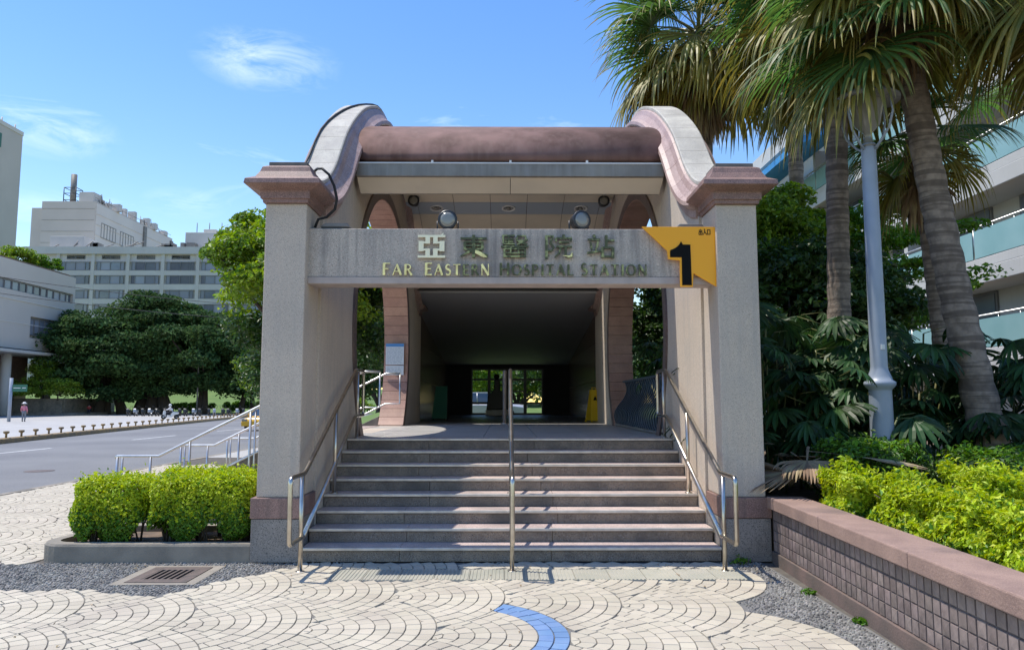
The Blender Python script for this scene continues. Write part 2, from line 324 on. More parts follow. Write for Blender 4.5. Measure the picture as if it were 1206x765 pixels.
kb = MB(); kb.box(rx_near - .01, rx_near + .16, -20, 150, -.15, -.004); struct('road_kerb', kb, 'kerb')
# near pavement (grout level) and the plaza beyond the median
g = MB(); g.box(rx_near + .16, 60, -20, 24, -.15, -.014); struct('pavement', g, 'pavegrout')
pavement = bpy.data.objects['pavement']
g = MB(); g.box(rx_near + .16, -3.2, 24.0, 150, -.15, -.008); struct('far_pavement', g, 'plaza')
g = MB(); V = []
for y in [-60, 0, 33, 60, 90, 150]: V += [(xmed(y), y, -.09), (-140, y, -.09)]
g.add(V, [(2 * i, 2 * i + 2, 2 * i + 3, 2 * i + 1)[::-1] for i in range(5)]); struct('plaza', g, 'plaza')
g = MB()
V = []; nx = 14
for j in range(12):
    for i in range(nx): y = 119 + j * 6; V.append((-140 + i * 11, y, -.05 + 4.6 * smoothstep(120, 172, y)))
g.add(V, [(j * nx + i, j * nx + i + 1, (j + 1) * nx + i + 1, (j + 1) * nx + i) for j in range(11) for i in range(nx - 1)], smooth=True); struct('lawn', g, 'grass')
# median kerb
md = MB(); ys = [-40, 0, 20, 33, 40, 50, 60, 75, 90, 110]
sec = [(0, -.11), (0, .09), (-.05, .12), (-.40, .12), (-.45, .09), (-.45, -.11)]
V = [(xmed(y) + .3 + a, y, b) for y in ys for a, b in sec]; k = len(sec)
md.add(V, [(i * k + j, i * k + j + 1, (i + 1) * k + j + 1, (i + 1) * k + j) for i in range(len(ys) - 1) for j in range(k - 1)]); struct('median_kerb', md, 'yelkerb')
# bollards
bm_ = MB(); bm_.lathe([(.045, 0), (.045, .16), (.05, .17), (.11, .20), (.125, .25), (.12, .285), (.07, .30)], n=10)
bol = link('bollard', bm_.mesh('bollard', 'yelkerb'))
y = 24.6; bi = 0
while y < 104:
    o = bol if bi == 0 else bol.copy()
    if bi: col.objects.link(o)
    o.location = (xmed(y) + .08, y, .12)
    tag(o, 'short brown mushroom-headed bollard on the ochre median kerb', 'bollard', 'row of small bollards along the median kerb')
    y += 1.42 + .004 * (y - 33); bi += 1

# --- fan (fish-scale) paving
FR = 1.045; U = Vector((.9915, -.130)); P_ = Vector((.130, .9915))
def fan_apex(i, r): return Vector((-.08, 6.77)) + U * (1.005 * i + ((.62 * r) % 1.0)) + P_ * (-1.045 * r) + Vector((0, 0))
band = lambda x: 7.18 + .06 * math.sin(x * 3)
def in_gravel(p):
    x, y = p
    if 8.36 < y < 9.8 and x > -5.10: return True
    if x < -2.3 and x > -14:
        lo = 7.05 + max(0, -3.1 - x) * .06 + .16 * abs(math.sin((x + 3.1) * pi / 2.0)) - .1
        if x > -3.1: lo = 7.05 + (x + 3.1) * 1.30
        hi = 8.36 + max(0, -5.0 - x) * -.08 if x < -5.0 else 9
        if lo < y < hi: return True
    return False
tiles = []
for r in range(-16, 5):
    for i in range(-13, 5):
        ap = fan_apex(i, r); c = ap - U * FR
        if ap.x > 2.58 or ap.x < -10.4 or ap.y > 21 or ap.y < 2.8: continue
        covers = []
        for dr in (-2, -1, 0, 1, 2):
            for di in (-3, -2, -1, 0, 1, 2):
                c2 = fan_apex(i + di, r + dr) - U * FR
                if (c2 - c).dot(U) < -.05 and (c2 - c).length < 2.1: covers.append(c2)
        nr = 9
        for q in range(nr):
            r0, r1 = q * FR / nr, (q + 1) * FR / nr
            rm = (r0 + r1) / 2; na = max(5, round(2 * pi * rm / .132)); off = random.random() * 2 * pi / na
            for a in range(na):
                t0, t1 = off + 2 * pi * a / na, off + 2 * pi * (a + 1) / na
                tm = (t0 + t1) / 2
                tm = (tm + pi) % (2 * pi) - pi
                if abs(tm) > R(92): continue
                def pt(rr, tt): return c + (U * math.cos(tt) + P_ * math.sin(tt)) * rr
                cm = pt(rm, tm)
                if any((cm - c2).length < FR - .035 for c2 in covers): continue
                g_ = .0050; ga = g_ / max(r0, .06); gb = g_ / r1
                poly = [pt(r0 + g_, t0 + ga), pt(r0 + g_, t1 - ga), pt(r1 - g_, t1 - gb), pt(r1 - g_, (t0 + t1) / 2), pt(r1 - g_, t0 + gb)]
                q2 = []
                for v in poly:
                    for c2 in covers:
                        d = v - c2
                        if d.length < FR + g_: v = c2 + d.normalized() * (FR + g_)
                    q2.append(v)
                ar = abs(sum(q2[k].x * q2[(k + 1) % 5].y - q2[(k + 1) % 5].x * q2[k].y for k in range(5))) / 2
                if ar < .0011: continue
                x, y = cm
                if in_gravel((x, y)) or x < rx_near + .22 or y > 8.34 and x > -2.75: continue
                if y > 7.53 and y < 8.02 and -1.80 < x < 2.35: continue
                if x > -5.12 and 8.34 < y < 9.8: continue
                if abs(x - -3.4) < .40 and abs(y - 7.8) < .42: continue
                blue = (r == 1 and i == 0 and q >= 7 and tm > R(-32) and tm < R(65))
                tiles.append((q2, cm, blue))
def tile_mb(mb, q2, o=(0, 0), hh=0):
    n = len(q2); c = sum(q2, Vector((0, 0))) / n
    V = [(v.x - o[0], v.y - o[1], -.02) for v in q2] + [(v.x - o[0], v.y - o[1], -.003 + hh) for v in q2] + [(c.x + (v.x - c.x) * .95 - o[0], c.y + (v.y - c.y) * .95 - o[1], hh) for v in q2]
    F = [tuple(range(2 * n, 3 * n))] + [(k, (k + 1) % n, (k + 1) % n + n, k + n) for k in range(n)] + [(k + n, (k + 1) % n + n, (k + 1) % n + 2 * n, k + 2 * n) for k in range(n)]
    mb.add(V, F)
vis = [t for t in tiles if 5.3 < t[1].y < 8.4 and abs(t[1].x + .1) < t[1].y * .70]
vis.sort(key=lambda t: t[1].y); single = set(id(t) for t in vis[:290]) | set(id(t) for t in tiles if t[2])
rest = MB()
for t in tiles:
    hh = random.uniform(-.0016, .0016)
    if id(t) in single:
        mb = MB(); tile_mb(mb, t[0], t[1], hh); o = mb.build('paving_tile', 'bluetile' if t[2] else 'tile1', pavement); o.location = (t[1].x, t[1].y, 0)
        if t[2]: o['label'] = 'blue paving tile'
    else: tile_mb(rest, t[0], (0, 0), hh)
tag(rest.build('paving_tiles', 'tile', pavement), kind='stuff')
# --- pebble mosaic
pts = []
def peb_ok(x, y):
    if abs(x + 3.4) < .40 and abs(y - 7.8) < .42: return False
    return True
V = []; F = []
mo = MB()
def pebbles(x0, x1, y0, y1, test, step=.034):
    x = x0
    while x < x1:
        y = y0
        while y < y1:
            px, py = x + random.uniform(-.011, .011), y + random.uniform(-.011, .011)
            if test(px, py):
                a = random.uniform(0, pi); rx, ry = random.uniform(.013, .021), random.uniform(.009, .014); h = random.uniform(.003, .011)
                o = len(V)
                for k in range(6):
                    t = k * pi / 3; lx, ly = rx * math.cos(t), ry * math.sin(t)
                    V.append((px + lx * math.cos(a) - ly * math.sin(a), py + lx * math.sin(a) + ly * math.cos(a), -.013))
                for k in range(6):
                    t = k * pi / 3; lx, ly = rx * .62 * math.cos(t), ry * .62 * math.sin(t)
                    V.append((px + lx * math.cos(a) - ly * math.sin(a), py + lx * math.sin(a) + ly * math.cos(a), -.008 + h))
                for k in range(6): F.append((o + k, o + (k + 1) % 6, o + 6 + (k + 1) % 6, o + 6 + k))
                F.append((o + 6, o + 7, o + 8, o + 9)); F.append((o + 6, o + 9, o + 10, o + 11))
            y += step
        x += step
occ = {}
for t in tiles:
    occ.setdefault((round(t[1].x / .1), round(t[1].y / .1)), []).append(t[1])
def near_tile(x, y, d=.088):
    i, j = round(x / .1), round(y / .1)
    for a in (-1, 0, 1):
        for b in (-1, 0, 1):
            for c in occ.get((i + a, j + b), ()):
                if (c.x - x) ** 2 + (c.y - y) ** 2 < d * d: return True
    return False
strip = lambda x, y: (7.53 < y < 8.02 and -1.8 < x < 2.35)
pebbles(-9.2, -2.2, 6.9, 8.37, lambda x, y: y < 8.37 and peb_ok(x, y) and in_gravel((x, y)) and not near_tile(x, y) and not strip(x, y))
pebbles(1.7, 2.66, 4.6, 8.37, lambda x, y: not near_tile(x, y) and not strip(x, y))
pebbles(-2.2, 1.7, 8.02, 8.37, lambda x, y: not near_tile(x, y) and (math.sin(x * 3.1 + 1) > .35))
me = fast_mesh('pebble_bed', np.array(V), np.array([f for f in F]), 'pebble'); o = link('pebble_bed', me, pavement); tag(o, kind='stuff')
g = MB(); g.add([(-9.3, 6.8, -.0125), (2.7, 4.0, -.0125), (2.7, 8.375, -.0125), (-9.3, 8.375, -.0125)], [(0, 1, 2, 3)]); tag(g.build('pebble_mortar', 'mortar', pavement), kind='structure')

# --- ribbed drain strip in front of the steps
dr = thing('drain_strip', 'grey-green ribbed tile strip in front of the lowest step', 'drain strip', (.27, 7.775, 0))
nt_ = 12; wd = 4.14 / nt_
mb = MB(); mb.box(-wd / 2 + .003, wd / 2 - .003, -.232, .232, -.02, -.001)
for k in range(9):
    x = -wd / 2 + .022 + k * (wd - .044) / 8; mb.prism([(x - .011, -.001), (x - .007, .005), (x + .007, .005), (x + .011, -.001)], -.225, .225, 'y')
tm_ = mb.mesh('ribbed_tile', 'tactile')
for k in range(nt_): link('ribbed_tile', tm_, dr, (-2.07 + wd * (k + .5), 0, 0))

# --- drain grate
gr = thing('drain_grate', 'iron drain grate with slots set in the pebbles by the left planter', 'drain grate', (-3.4, 7.8, 0))
m_ = MB()
for (x0, x1, y0, y1) in [(-.40, -.30, -.42, .42), (.30, .40, -.42, .42), (-.30, .30, -.42, -.34), (-.30, .30, .34, .42)]: m_.box(x0, x1, y0, y1, -.02, -.001)
m_.build('surround', 'kerb', gr, .002)
m_ = MB()
for (x0, x1, y0, y1) in [(-.295, -.19, -.335, .335), (.19, .295, -.335, .335), (-.19, .19, -.335, -.21), (-.19, .19, .21, .335)]: m_.box(x0, x1, y0, y1, -.02, .004)
m_.build('frame', 'rust', gr, .002)
b_ = MB(); b_.box(-.0105, .0105, -.21, .21, -.03, .003); bmsh = b_.mesh('bar', 'rust')
for k in range(7): link('bar', bmsh, gr, (-.177 + k * .059, 0, 0))
p_ = MB(); p_.box(-.19, .19, -.21, .21, -.013, -.0115); p_.build('pit_shade', 'pitdark', gr)  # thin black sheet, paints the shade of the pit under the bars

# ------------------------------------------------------------------ station entrance
st = thing('station_entrance', 'grey stone metro entrance with curved side walls, barrel roof and broad steps', 'station entrance', (0, 8.376, 0))
Y0 = 8.376
def SB(mb, name, mats, parent=None, bevel=0):           # build in world coordinates, parented to the station
    o = mb.build(name, mats, parent or st, bevel)
    if parent is None or parent is st: o.location = (0, -Y0, 0)
    return o
IN, OUT = 2.27, 2.76
YC = 14.1
half = [(8.95, 4.34), (9.25, 4.42), (9.6, 4.60), (9.95, 4.88), (10.25, 5.20), (10.6, 5.55), (11.1, 5.93), (11.75, 6.33), (12.5, 6.68), (13.3, 6.95), (14.1, 7.03)]
# moon opening
MC, MZ, MA, MBb = 14.05, 2.85, 3.0, 2.55
def dense(pts, n):
    P = [Vector((p[0], p[1])) for p in pts]; P = [P[0] * 2 - P[1]] + P + [Vector((2 * P[-1].x - P[-2].x, P[-2].y))]
    out = []
    for i in range(1, len(P) - 2):
        for k in range(n):
            t = k / n; a, b, c, d = P[i - 1], P[i], P[i + 1], P[i + 2]
            out.append(.5 * ((2 * b) + (-a + c) * t + (2 * a - 5 * b + 4 * c - d) * t * t + (-a + 3 * b - 3 * c + d) * t ** 3))
    out.append(Vector(P[-2])); return out
hp = dense(half, 6); path = hp + [Vector((2 * YC - p.x, p.y)) for p in hp[:-1]][::-1]
cum = [0]
for a, b in zip(path, path[1:]): cum.append(cum[-1] + (b - a).length)
LEN = cum[-1]
def at(s_):
    s_ = min(max(s_, 0), LEN); i = max(0, min(len(cum) - 2, int(np.searchsorted(cum, s_) - 1))); t = (s_ - cum[i]) / (cum[i + 1] - cum[i])
    p = path[i].lerp(path[i + 1], t)
    e = .08; i0 = max(0, s_ - e); i1 = min(LEN, s_ + e)
    def pp(q):
        j = max(0, min(len(cum) - 2, int(np.searchsorted(cum, q) - 1))); return path[j].lerp(path[j + 1], (q - cum[j]) / (cum[j + 1] - cum[j]))
    d = (pp(i1) - pp(i0)).normalized(); return p, Vector((-d.y, d.x))
def sweep(mb, s0, s1, sec, sx, n):
    k = len(sec); V = []
    for i in range(n + 1):
        p, nn = at(s0 + (s1 - s0) * i / n)
        for (u, v) in sec: q = p + nn * v; V.append((sx * u, q.x, q.y))
    F = [(i * k + j, i * k + (j + 1) % k, (i + 1) * k + (j + 1) % k, (i + 1) * k + j) for i in range(n) for j in range(k)]
    F += [tuple(range(k)), tuple(range(n * k, (n + 1) * k))]
    mb.add(V, F)
def wtop(y):
    pl = [(p.x, p.y) for p in path]
    if y <= pl[0][0] or y >= pl[-1][0]: return 3.93
    return float(np.interp(y, [a for a, _ in pl], [b for _, b in pl])) - .42
def wall_mesh(mb, x0, x1):
    ys = sorted(set([9.0, 9.5, 9.8, 10.1, 10.4, 10.7, 19.2] + [MC - MA * math.cos(pi * k / 36) for k in range(37)] + [MC - (MA + 0) * c for c in ()] + [17.4, 17.8, 18.2, 18.6]))
    def hz(y):
        t = 1 - ((y - MC) / MA) ** 2
        if t < 1e-6: return MZ, MZ
        return max(1.2, MZ - MBb * math.sqrt(t)), MZ + MBb * math.sqrt(t)
    for a, b in zip(ys, ys[1:]):
        ta, tb = wtop(a), wtop(b)
        inside = a >= MC - MA - 1e-6 and b <= MC + MA + 1e-6
        la, ua = hz(a) if inside else (MZ, MZ); lb, ub = hz(b) if inside else (MZ, MZ)
        def quad(z0, z1, z2, z3):   # a:z0-z1 bottom/top, b:z2-z3
            V = [(x, yy, z) for x in (x0, x1) for (yy, z) in ((a, z0), (a, z1), (b, z3), (b, z2))]
            F = [(0, 1, 2, 3), (7, 6, 5, 4), (1, 5, 6, 2), (0, 3, 7, 4)]
            if a == ys[0]: F.append((0, 4, 5, 1))
            if b == ys[-1]: F.append((3, 2, 6, 7))
            mb.add(V, F)
        quad(0, la, 0, lb); quad(ua, ta, ub, tb)
angs = [k for k in range(0, 62)]
zcut = math.asin((1.2 - MZ) / MBb)
a_start, a_end = zcut, pi - zcut
for sx in (-1, 1):
    mb = MB(); mb.box(*sorted((sx * 2.30, sx * OUT)), Y0, 9.0, .68, 3.92)
    pil = SB(mb, 'pillar', 'concrete', bevel=.012)
    mb = MB(); mb.box(*sorted((sx * 2.28, sx * 2.80)), Y0 - .03, 9.02, 0, .455); mb.build('base_block', 'base', pil, .008)
    mb = MB(); mb.box(*sorted((sx * 2.275, sx * 2.81)), Y0 - .04, 9.03, .46, .68); mb.build('granite_band', 'redgran', pil, .008)
    mb = MB(); wall_mesh(mb, *sorted((sx * IN, sx * (OUT - .02)))); wl = SB(mb, 'side_wall', 'concrete')
    mb = MB(); mb.box(*sorted((sx * 2.28, sx * 2.78)), 19.2, 19.8, 0, 3.92); pb_ = SB(mb, 'rear_pillar', 'concrete', bevel=.01)
    # ring trim round the opening (inner face) and on the reveal edge
    mb = MB(); nseg = 72; V = []; K = 4
    for i in range(nseg + 1):
        a = a_start + (a_end - a_start) * i / nseg
        for (da, xx) in ((-.012, IN + .02), (-.012, IN - .03), (.17, IN - .03), (.17, IN + .02)):
            V.append((sx * xx, MC + (MA + da) * math.cos(a), MZ + (MBb + da) * math.sin(a)))
    mb.add(V, [(i * K + j, i * K + (j + 1) % K, (i + 1) * K + (j + 1) % K, (i + 1) * K + j) for i in range(nseg) for j in range(K)] + [(0, 1, 2, 3), tuple(nseg * K + j for j in range(4))])
    mb.build('opening_trim', 'ring', wl)
    nrt = 54
    for i in range(nrt):
        a0 = a_start + (a_end - a_start) * i / nrt; a1 = a_start + (a_end - a_start) * (i + 1) / nrt; e = .0016
        mb = MB(); V = []
        for k in range(3):
            a = a0 + e + (a1 - a0 - 2 * e) * k / 2
            for (da, xx) in ((.02, IN - .02), (-.03, IN - .02), (-.03, OUT + .02), (.02, OUT + .02)):
                V.append((sx * xx, MC + (MA + da) * math.cos(a), MZ + (MBb + da) * math.sin(a)))
        mb.add(V, [(q * 4 + j, q * 4 + (j + 1) % 4, (q + 1) * 4 + (j + 1) % 4, (q + 1) * 4 + j) for q in range(2) for j in range(4)] + [(0, 1, 2, 3), (8, 9, 10, 11)])
        mb.build('reveal_tile', 'reveal', wl)
    # capital
    def cap(ya, yb, front):
        mb = MB(); V = []
        pf = [(4.35, .0), (4.33, .035), (4.27, .055), (4.20, .095), (4.155, .18), (4.10, .19), (4.085, .155), (4.05, .055), (4.04, .045), (3.965, .045), (3.96, .025), (3.92, .02)]
        for z, e in pf:
            V += [(sx * (2.30 - e), ya - (e if front else 0), z), (sx * (OUT + e), ya - (e if front else 0), z), (sx * (OUT + e), yb + (0 if front else e), z), (sx * (2.30 - e), yb + (0 if front else e), z)]
        n = len(pf)
        mb.add(V, [(i * 4 + j, i * 4 + (j + 1) % 4, (i + 1) * 4 + (j + 1) % 4, (i + 1) * 4 + j) for i in range(n - 1) for j in range(4)] + [(0, 1, 2, 3), tuple((n - 1) * 4 + j for j in range(4))])
        return mb
    c1 = cap(Y0 - .02, 8.97, True).build('capital', 'redgran', pil, .004)
    mb = MB(); mb.box(*sorted((sx * 2.31, sx * (OUT - .02))), Y0, 8.78, 4.35, 4.40); mb.build('cap_slab', 'darkcap', pil, .006)
    cap(19.23, 19.82, False).build('capital', 'redgran', pb_)
    # swept moulding and coping
    inner = [(2.45, -.015), (2.335, -.015), (2.30, -.04), (2.27, -.11), (2.21, -.18), (2.155, -.215), (2.15, -.265), (2.17, -.29), (2.245, -.325), (2.245, -.41), (2.262, -.43), (2.45, -.43)]
    outer = [(5.05 - u, v) for u, v in inner]
    nb = 26
    for (sec_, nm) in ((inner, 'moulding_block'), (outer, 'moulding_block')):
        for i in range(nb):
            mb = MB(); sweep(mb, LEN * i / nb + .003, LEN * (i + 1) / nb - .003, sec_, sx, 5); mb.build(nm, 'pink', wl)
    core = [(2.44, -.03), (2.44, -.5), (2.61, -.5), (2.61, -.03)]
    mb = MB(); sweep(mb, 0, LEN, core, sx, 60); mb.build('coping_core', 'concrete', wl)
    nc = 32
    for i in range(nc):
        mb = MB(); sweep(mb, LEN * i / nc + .003, LEN * (i + 1) / nc - .003, [(2.325, -.014), (2.325, .025), (2.34, .035), (2.71, .035), (2.725, .025), (2.725, -.014)], sx, 4); mb.build('coping_slab', 'pale', wl)

# --- front beam with lettering
mb = MB(); mb.box(-IN - .04, IN + .04, 8.50, 8.78, 3.11, 3.665); beam = SB(mb, 'beam', 'beam', bevel=.008)
mb = MB(); mb.box(-IN - .03, IN + .03, 8.485, 8.795, 3.03, 3.108); mb.build('lower_lip', 'beamlip', beam, .006)
def strokes(segs, x0, z0, w, h, name, m, y=8.462, depth=.022, parent=None):
    mb = MB()
    for sg in segs:
        ws = sg[-1]; p = sg[:-1]
        pts = [(x0 + a * w, z0 + b * h) for a, b in p]
        if not isinstance(ws, (tuple, list)): ws = [ws] * len(pts)
        Lf, Rt = [], []
        for i, q in enumerate(pts):
            a = Vector(pts[max(i - 1, 0)]); b = Vector(pts[min(i + 1, len(pts) - 1)]); d = (b - a).normalized(); nn = Vector((-d.y, d.x)) * ws[i] * h * .5
            Lf.append(Vector(q) + nn); Rt.append(Vector(q) - nn)
        for i in range(len(pts) - 1):
            mb.prism([tuple(Lf[i]), tuple(Lf[i + 1]), tuple(Rt[i + 1]), tuple(Rt[i])], y + random.uniform(-.001, .001), y + depth, 'y')
    for (a, b) in ((.15, .1), (.85, .1)): mb.box(x0 + a * w - .004, x0 + a * w + .004, y + depth - .004, 8.502, z0 + b * h - .004, z0 + b * h + .004)
    return mb.build(name, m, parent)
arc = lambda cx, cz, rx, rz, a0, a1, n=10: [(cx + rx * math.cos(R(a0 + (a1 - a0) * k / n)), cz + rz * math.sin(R(a0 + (a1 - a0) * k / n))) for k in range(n + 1)]
tk, tn = .20, .085
LT = {
 'F': (.62, [[(.15, 0), (.15, 1), tk], [(.05, .96), (1, .96), tn], [(.15, .52), (.8, .52), tn], [(0, .03), (.32, .03), .05]]),
 'A': (.95, [[(.05, 0), (.5, 1), tn], [(.45, 1), (.92, 0), tk], [(.24, .34), (.74, .34), .07]]),
 'R': (.8, [[(.15, 0), (.15, 1), tk], [(.15, .96)] + arc(.45, .74, .33, .22, 90, -90, 8) + [(.15, .5), .10], [(.45, .5), (.95, 0), (.12, .2)]]),
 'E': (.68, [[(.15, 0), (.15, 1), tk], [(.05, .96), (.98, .96), tn], [(.15, .52), (.85, .52), tn], [(.05, .04), (1, .04), tn]]),
 'S': (.62, [arc(.5, .74, .36, .22, 35, 270, 10) + arc(.5, .27, .38, .24, 90, -150, 10)[0:] + [[.07, .08, .1, .12, .14, .15, .16, .17, .18, .18, .18, .18, .18, .18, .17, .16, .14, .12, .1, .1, .08, .07]]]),
 'T': (.8, [[(.5, 0), (.5, 1), tk], [(0, .96), (1, .96), tn]]),
 'N': (.95, [[(.12, 0), (.12, 1), tn], [(.08, 1), (.88, 0), tk], [(.88, 0), (.88, 1.05), tn]]),
 'H': (.95, [[(.12, 0), (.12, 1), tk], [(.86, 0), (.86, 1), tk], [(.12, .52), (.86, .52), tn]]),
 'O': (1.0, [arc(.5, .5, .44, .47, 0, 360, 20) + [[.2, .19, .16, .12, .09, .08, .09, .12, .16, .19, .2, .19, .16, .12, .09, .08, .09, .12, .16, .19, .2]]]),
 'P': (.72, [[(.15, 0), (.15, 1), tk], [(.15, .96)] + arc(.5, .72, .38, .24, 90, -90, 8) + [(.15, .46), .10]]),
 'I': (.3, [[(.5, 0), (.5, 1), tk]]),
 'L': (.66, [[(.15, 0), (.15, 1), tk], [(.05, .04), (1, .04), tn]]),
}
for k in LT:
    LT[k] = (LT[k][0], [(sg if not isinstance(sg[-1], list) else sg) for sg in LT[k][1]])
def word(txt, x0, x1, mats):
    first = 1.12
    ws = [LT[c][0] * (first if i == 0 else 1) for i, c in enumerate(txt)]; gap = .26; tot = sum(ws) + gap * (len(txt) - 1)
    sc = (x1 - x0) / tot; x = x0
    for i, c in enumerate(txt):
        h = .125 * (first if i == 0 else 1); segs = []
        for sg in LT[c][1]:
            segs.append(sg if isinstance(sg[-1], list) is False or isinstance(sg[-1][0], float) else sg)
        strokes(segs, x, 3.145 - .02, ws[i] * sc, h, 'letter', mats[i], parent=beam); x += (ws[i] + gap) * sc
Gd, Rf = 'gold', 'goldreflect'
word('FAR', -1.45, -1.12, [Gd] * 3)
word('EASTERN', -.975, -.25, [Gd, Gd, Gd, Gd, Rf, Rf, Gd])
word('HOSPITAL', -.135, .70, [Rf] * 8)
word('STATION', .785, 1.53, [Rf] * 7)
# emblem-like first character, then the remaining characters as stroke polygons (unit box, origin lower left)
CH = {
 'ya': (-1.06, [[(.0, .96), (1, .96), .10], [(.36, .96), (.36, .62), .20], [(.64, .96), (.64, .62), .20], [(.12, .74), (.12, .28), .22], [(.88, .74), (.88, .28), .22], [(.12, .68), (.36, .66), .08], [(.64, .66), (.88, .68), .08],
        [(.12, .34), (.36, .36), .08], [(.64, .36), (.88, .34), .08], [(.36, .40), (.36, .06), .20], [(.64, .40), (.64, .06), .20], [(0, .04), (1, .04), .10], [(.84, .93), (.93, 1.1), (.14, .02)]], 'brightgold'),
 'dong': (-.585, [[(.02, .86), (.98, .86), .09], [(.5, 1.02), (.5, 0), .14], [(.18, .72), (.18, .36), .12], [(.82, .72), (.82, .36), .12], [(.18, .70), (.82, .70), .08], [(.18, .54), (.82, .54), .07], [(.18, .38), (.82, .38), .08], [(.46, .34), (.02, .06), (.13, .05)], [(.54, .34), (1, .04), (.10, .18)]], 'goldreflect'),
 'yi': (-.12, [[(.03, .99), (.5, .99), .07], [(.08, .99), (.08, .62), .08], [(.05, .62), (.5, .62), .06], [(.28, .99), (.28, .64), .06], [(.14, .82), (.46, .82), .06], [(.15, .72), (.44, .72), .05], [(.62, 1.0), (.56, .80), .07], [(.62, .98), (.9, .98), .06], [(.9, .98), (.9, .82), (.98, .8), .07],
        [(.56, .76), (.92, .76), .06], [(.9, .76), (.58, .58), .07], [(.64, .74), (.95, .58), .09], [(0, .50), (1, .50), .08], [(.12, .40), (.12, .02), .09], [(.88, .40), (.88, .02), .09], [(.12, .40), (.88, .40), .07], [(.12, .06), (.88, .06), .08], [(.38, .5), (.34, .24), .07], [(.62, .5), (.64, .26), (.8, .24), .07], [(.14, .20), (.86, .20), .05]], 'goldreflect'),
 'yuan': (.375, [[(.06, 1.0), (.06, -.06), .12], [(.06, .97), (.32, .97), .08], [(.32, .97), (.2, .68), .08], [(.2, .68), (.34, .46), (.24, .30), (.12, .32), .08], [(.68, 1.04), (.70, .90), .12], [(.42, .88), (.98, .88), .08], [(.42, .88), (.41, .74), .08], [(.98, .88), (.95, .74), .08], [(.52, .70), (.9, .70), .07], [(.42, .50), (1.0, .50), .08],
        [(.58, .50), (.54, .22), (.36, .02), (.11, .09, .05)], [(.76, .50), (.76, .10), (.82, .04), (.98, .05), (1.0, .2), .10]], 'goldreflect'),
 'zhan': (.855, [[(.24, 1.04), (.28, .88), .12], [(.02, .82), (.48, .82), .08], [(.12, .72), (.17, .34), .08], [(.40, .74), (.32, .34), .08], [(0, .22), (.5, .30), (.10, .06)], [(.70, 1.02), (.70, .48), .12], [(.70, .78), (1, .78), .08], [(.56, .46), (.56, 0), .12], [(.94, .46), (.94, -.02), .12], [(.56, .46), (.94, .46), .08], [(.56, .06), (.94, .06), .08]], 'goldreflect'),
}
for nm, (x, segs, m) in CH.items(): strokes(segs, x, 3.325, .31, .255, 'character', m, parent=beam, y=8.455, depth=.03)
# bright reflection on two characters, added as plain gold corner plates
for (x, z, pl) in ((-.585, 3.325, [(.56, .34), (.75, .26), (1.0, .02), (.86, .0), (.55, .2)]), (.375, 3.325, [(.62, .1), (.86, .02), (1.0, .06), (1.0, .26), (.92, .1)])):
    mb = MB(); mb.prism([(x + a * .31, z + b * .255) for a, b in pl], 8.45, 8.456, 'y'); mb.build('corner_glint', 'gold', beam)

# --- roof: outer barrel, soffit panels, gutter, fascia
RC, RZ, RA, RB = 14.4, 5.2, 3.7, 1.248
mb = MB(); n = 40
for (a, b, z0, s_) in ((RA, RB, RZ, 1),):
    V = []
    for i in range(n + 1):
        t = pi * i / n; c_, s__ = -math.cos(t), math.sin(t)
        V += [(-IN, RC + a * c_, z0 + b * s__), (IN, RC + a * c_, z0 + b * s__), (IN, RC + (a - .1) * c_, z0 - .04 + (b - .07) * s__), (-IN, RC + (a - .1) * c_, z0 - .04 + (b - .07) * s__)]
    mb.add(V, [(i * 4 + j, i * 4 + (j + 1) % 4, (i + 1) * 4 + (j + 1) % 4, (i + 1) * 4 + j) for i in range(n) for j in range(4)] + [(0, 1, 2, 3), tuple(n * 4 + j for j in range(4))], smooth=True)
roof = SB(mb, 'roof', 'copper')
mb = MB(); mb.box(-IN, IN, 10.76, 10.80, 5.08, 5.21); mb.box(-IN, IN, 10.74, 10.79, 4.99, 5.075); mb.build('shadow_gap', 'darkmetal', roof)
mb = MB(); mb.box(-2.2, 2.2, 10.60, 10.735, 4.915, 5.10); mb.build('gutter', 'gutter', roof, .004)
mb = MB(); mb.box(-2.2, 2.2, 10.59, 10.60, 5.095, 5.115)
for x in (-1.12, 0, 1.1): mb.box(x - .015, x + .015, 10.60, 10.63, 5.1, 5.15)
mb.build('gutter_edge', 'white', roof)
for (a, b) in ((-2.2, -.004), (.004, 2.2)):
    mb = MB(); mb.prism([(10.66, 4.912), (10.74, 4.912), (10.98, 4.76), (10.95, 4.76)], a, b, 'x'); mb.build('fascia_panel', 'cream', roof)
mb = MB(); mb.box(-2.2, 2.2, 10.98, 11.02, 4.765, 5.1); mb.build('fascia_back', 'darkmetal', roof)
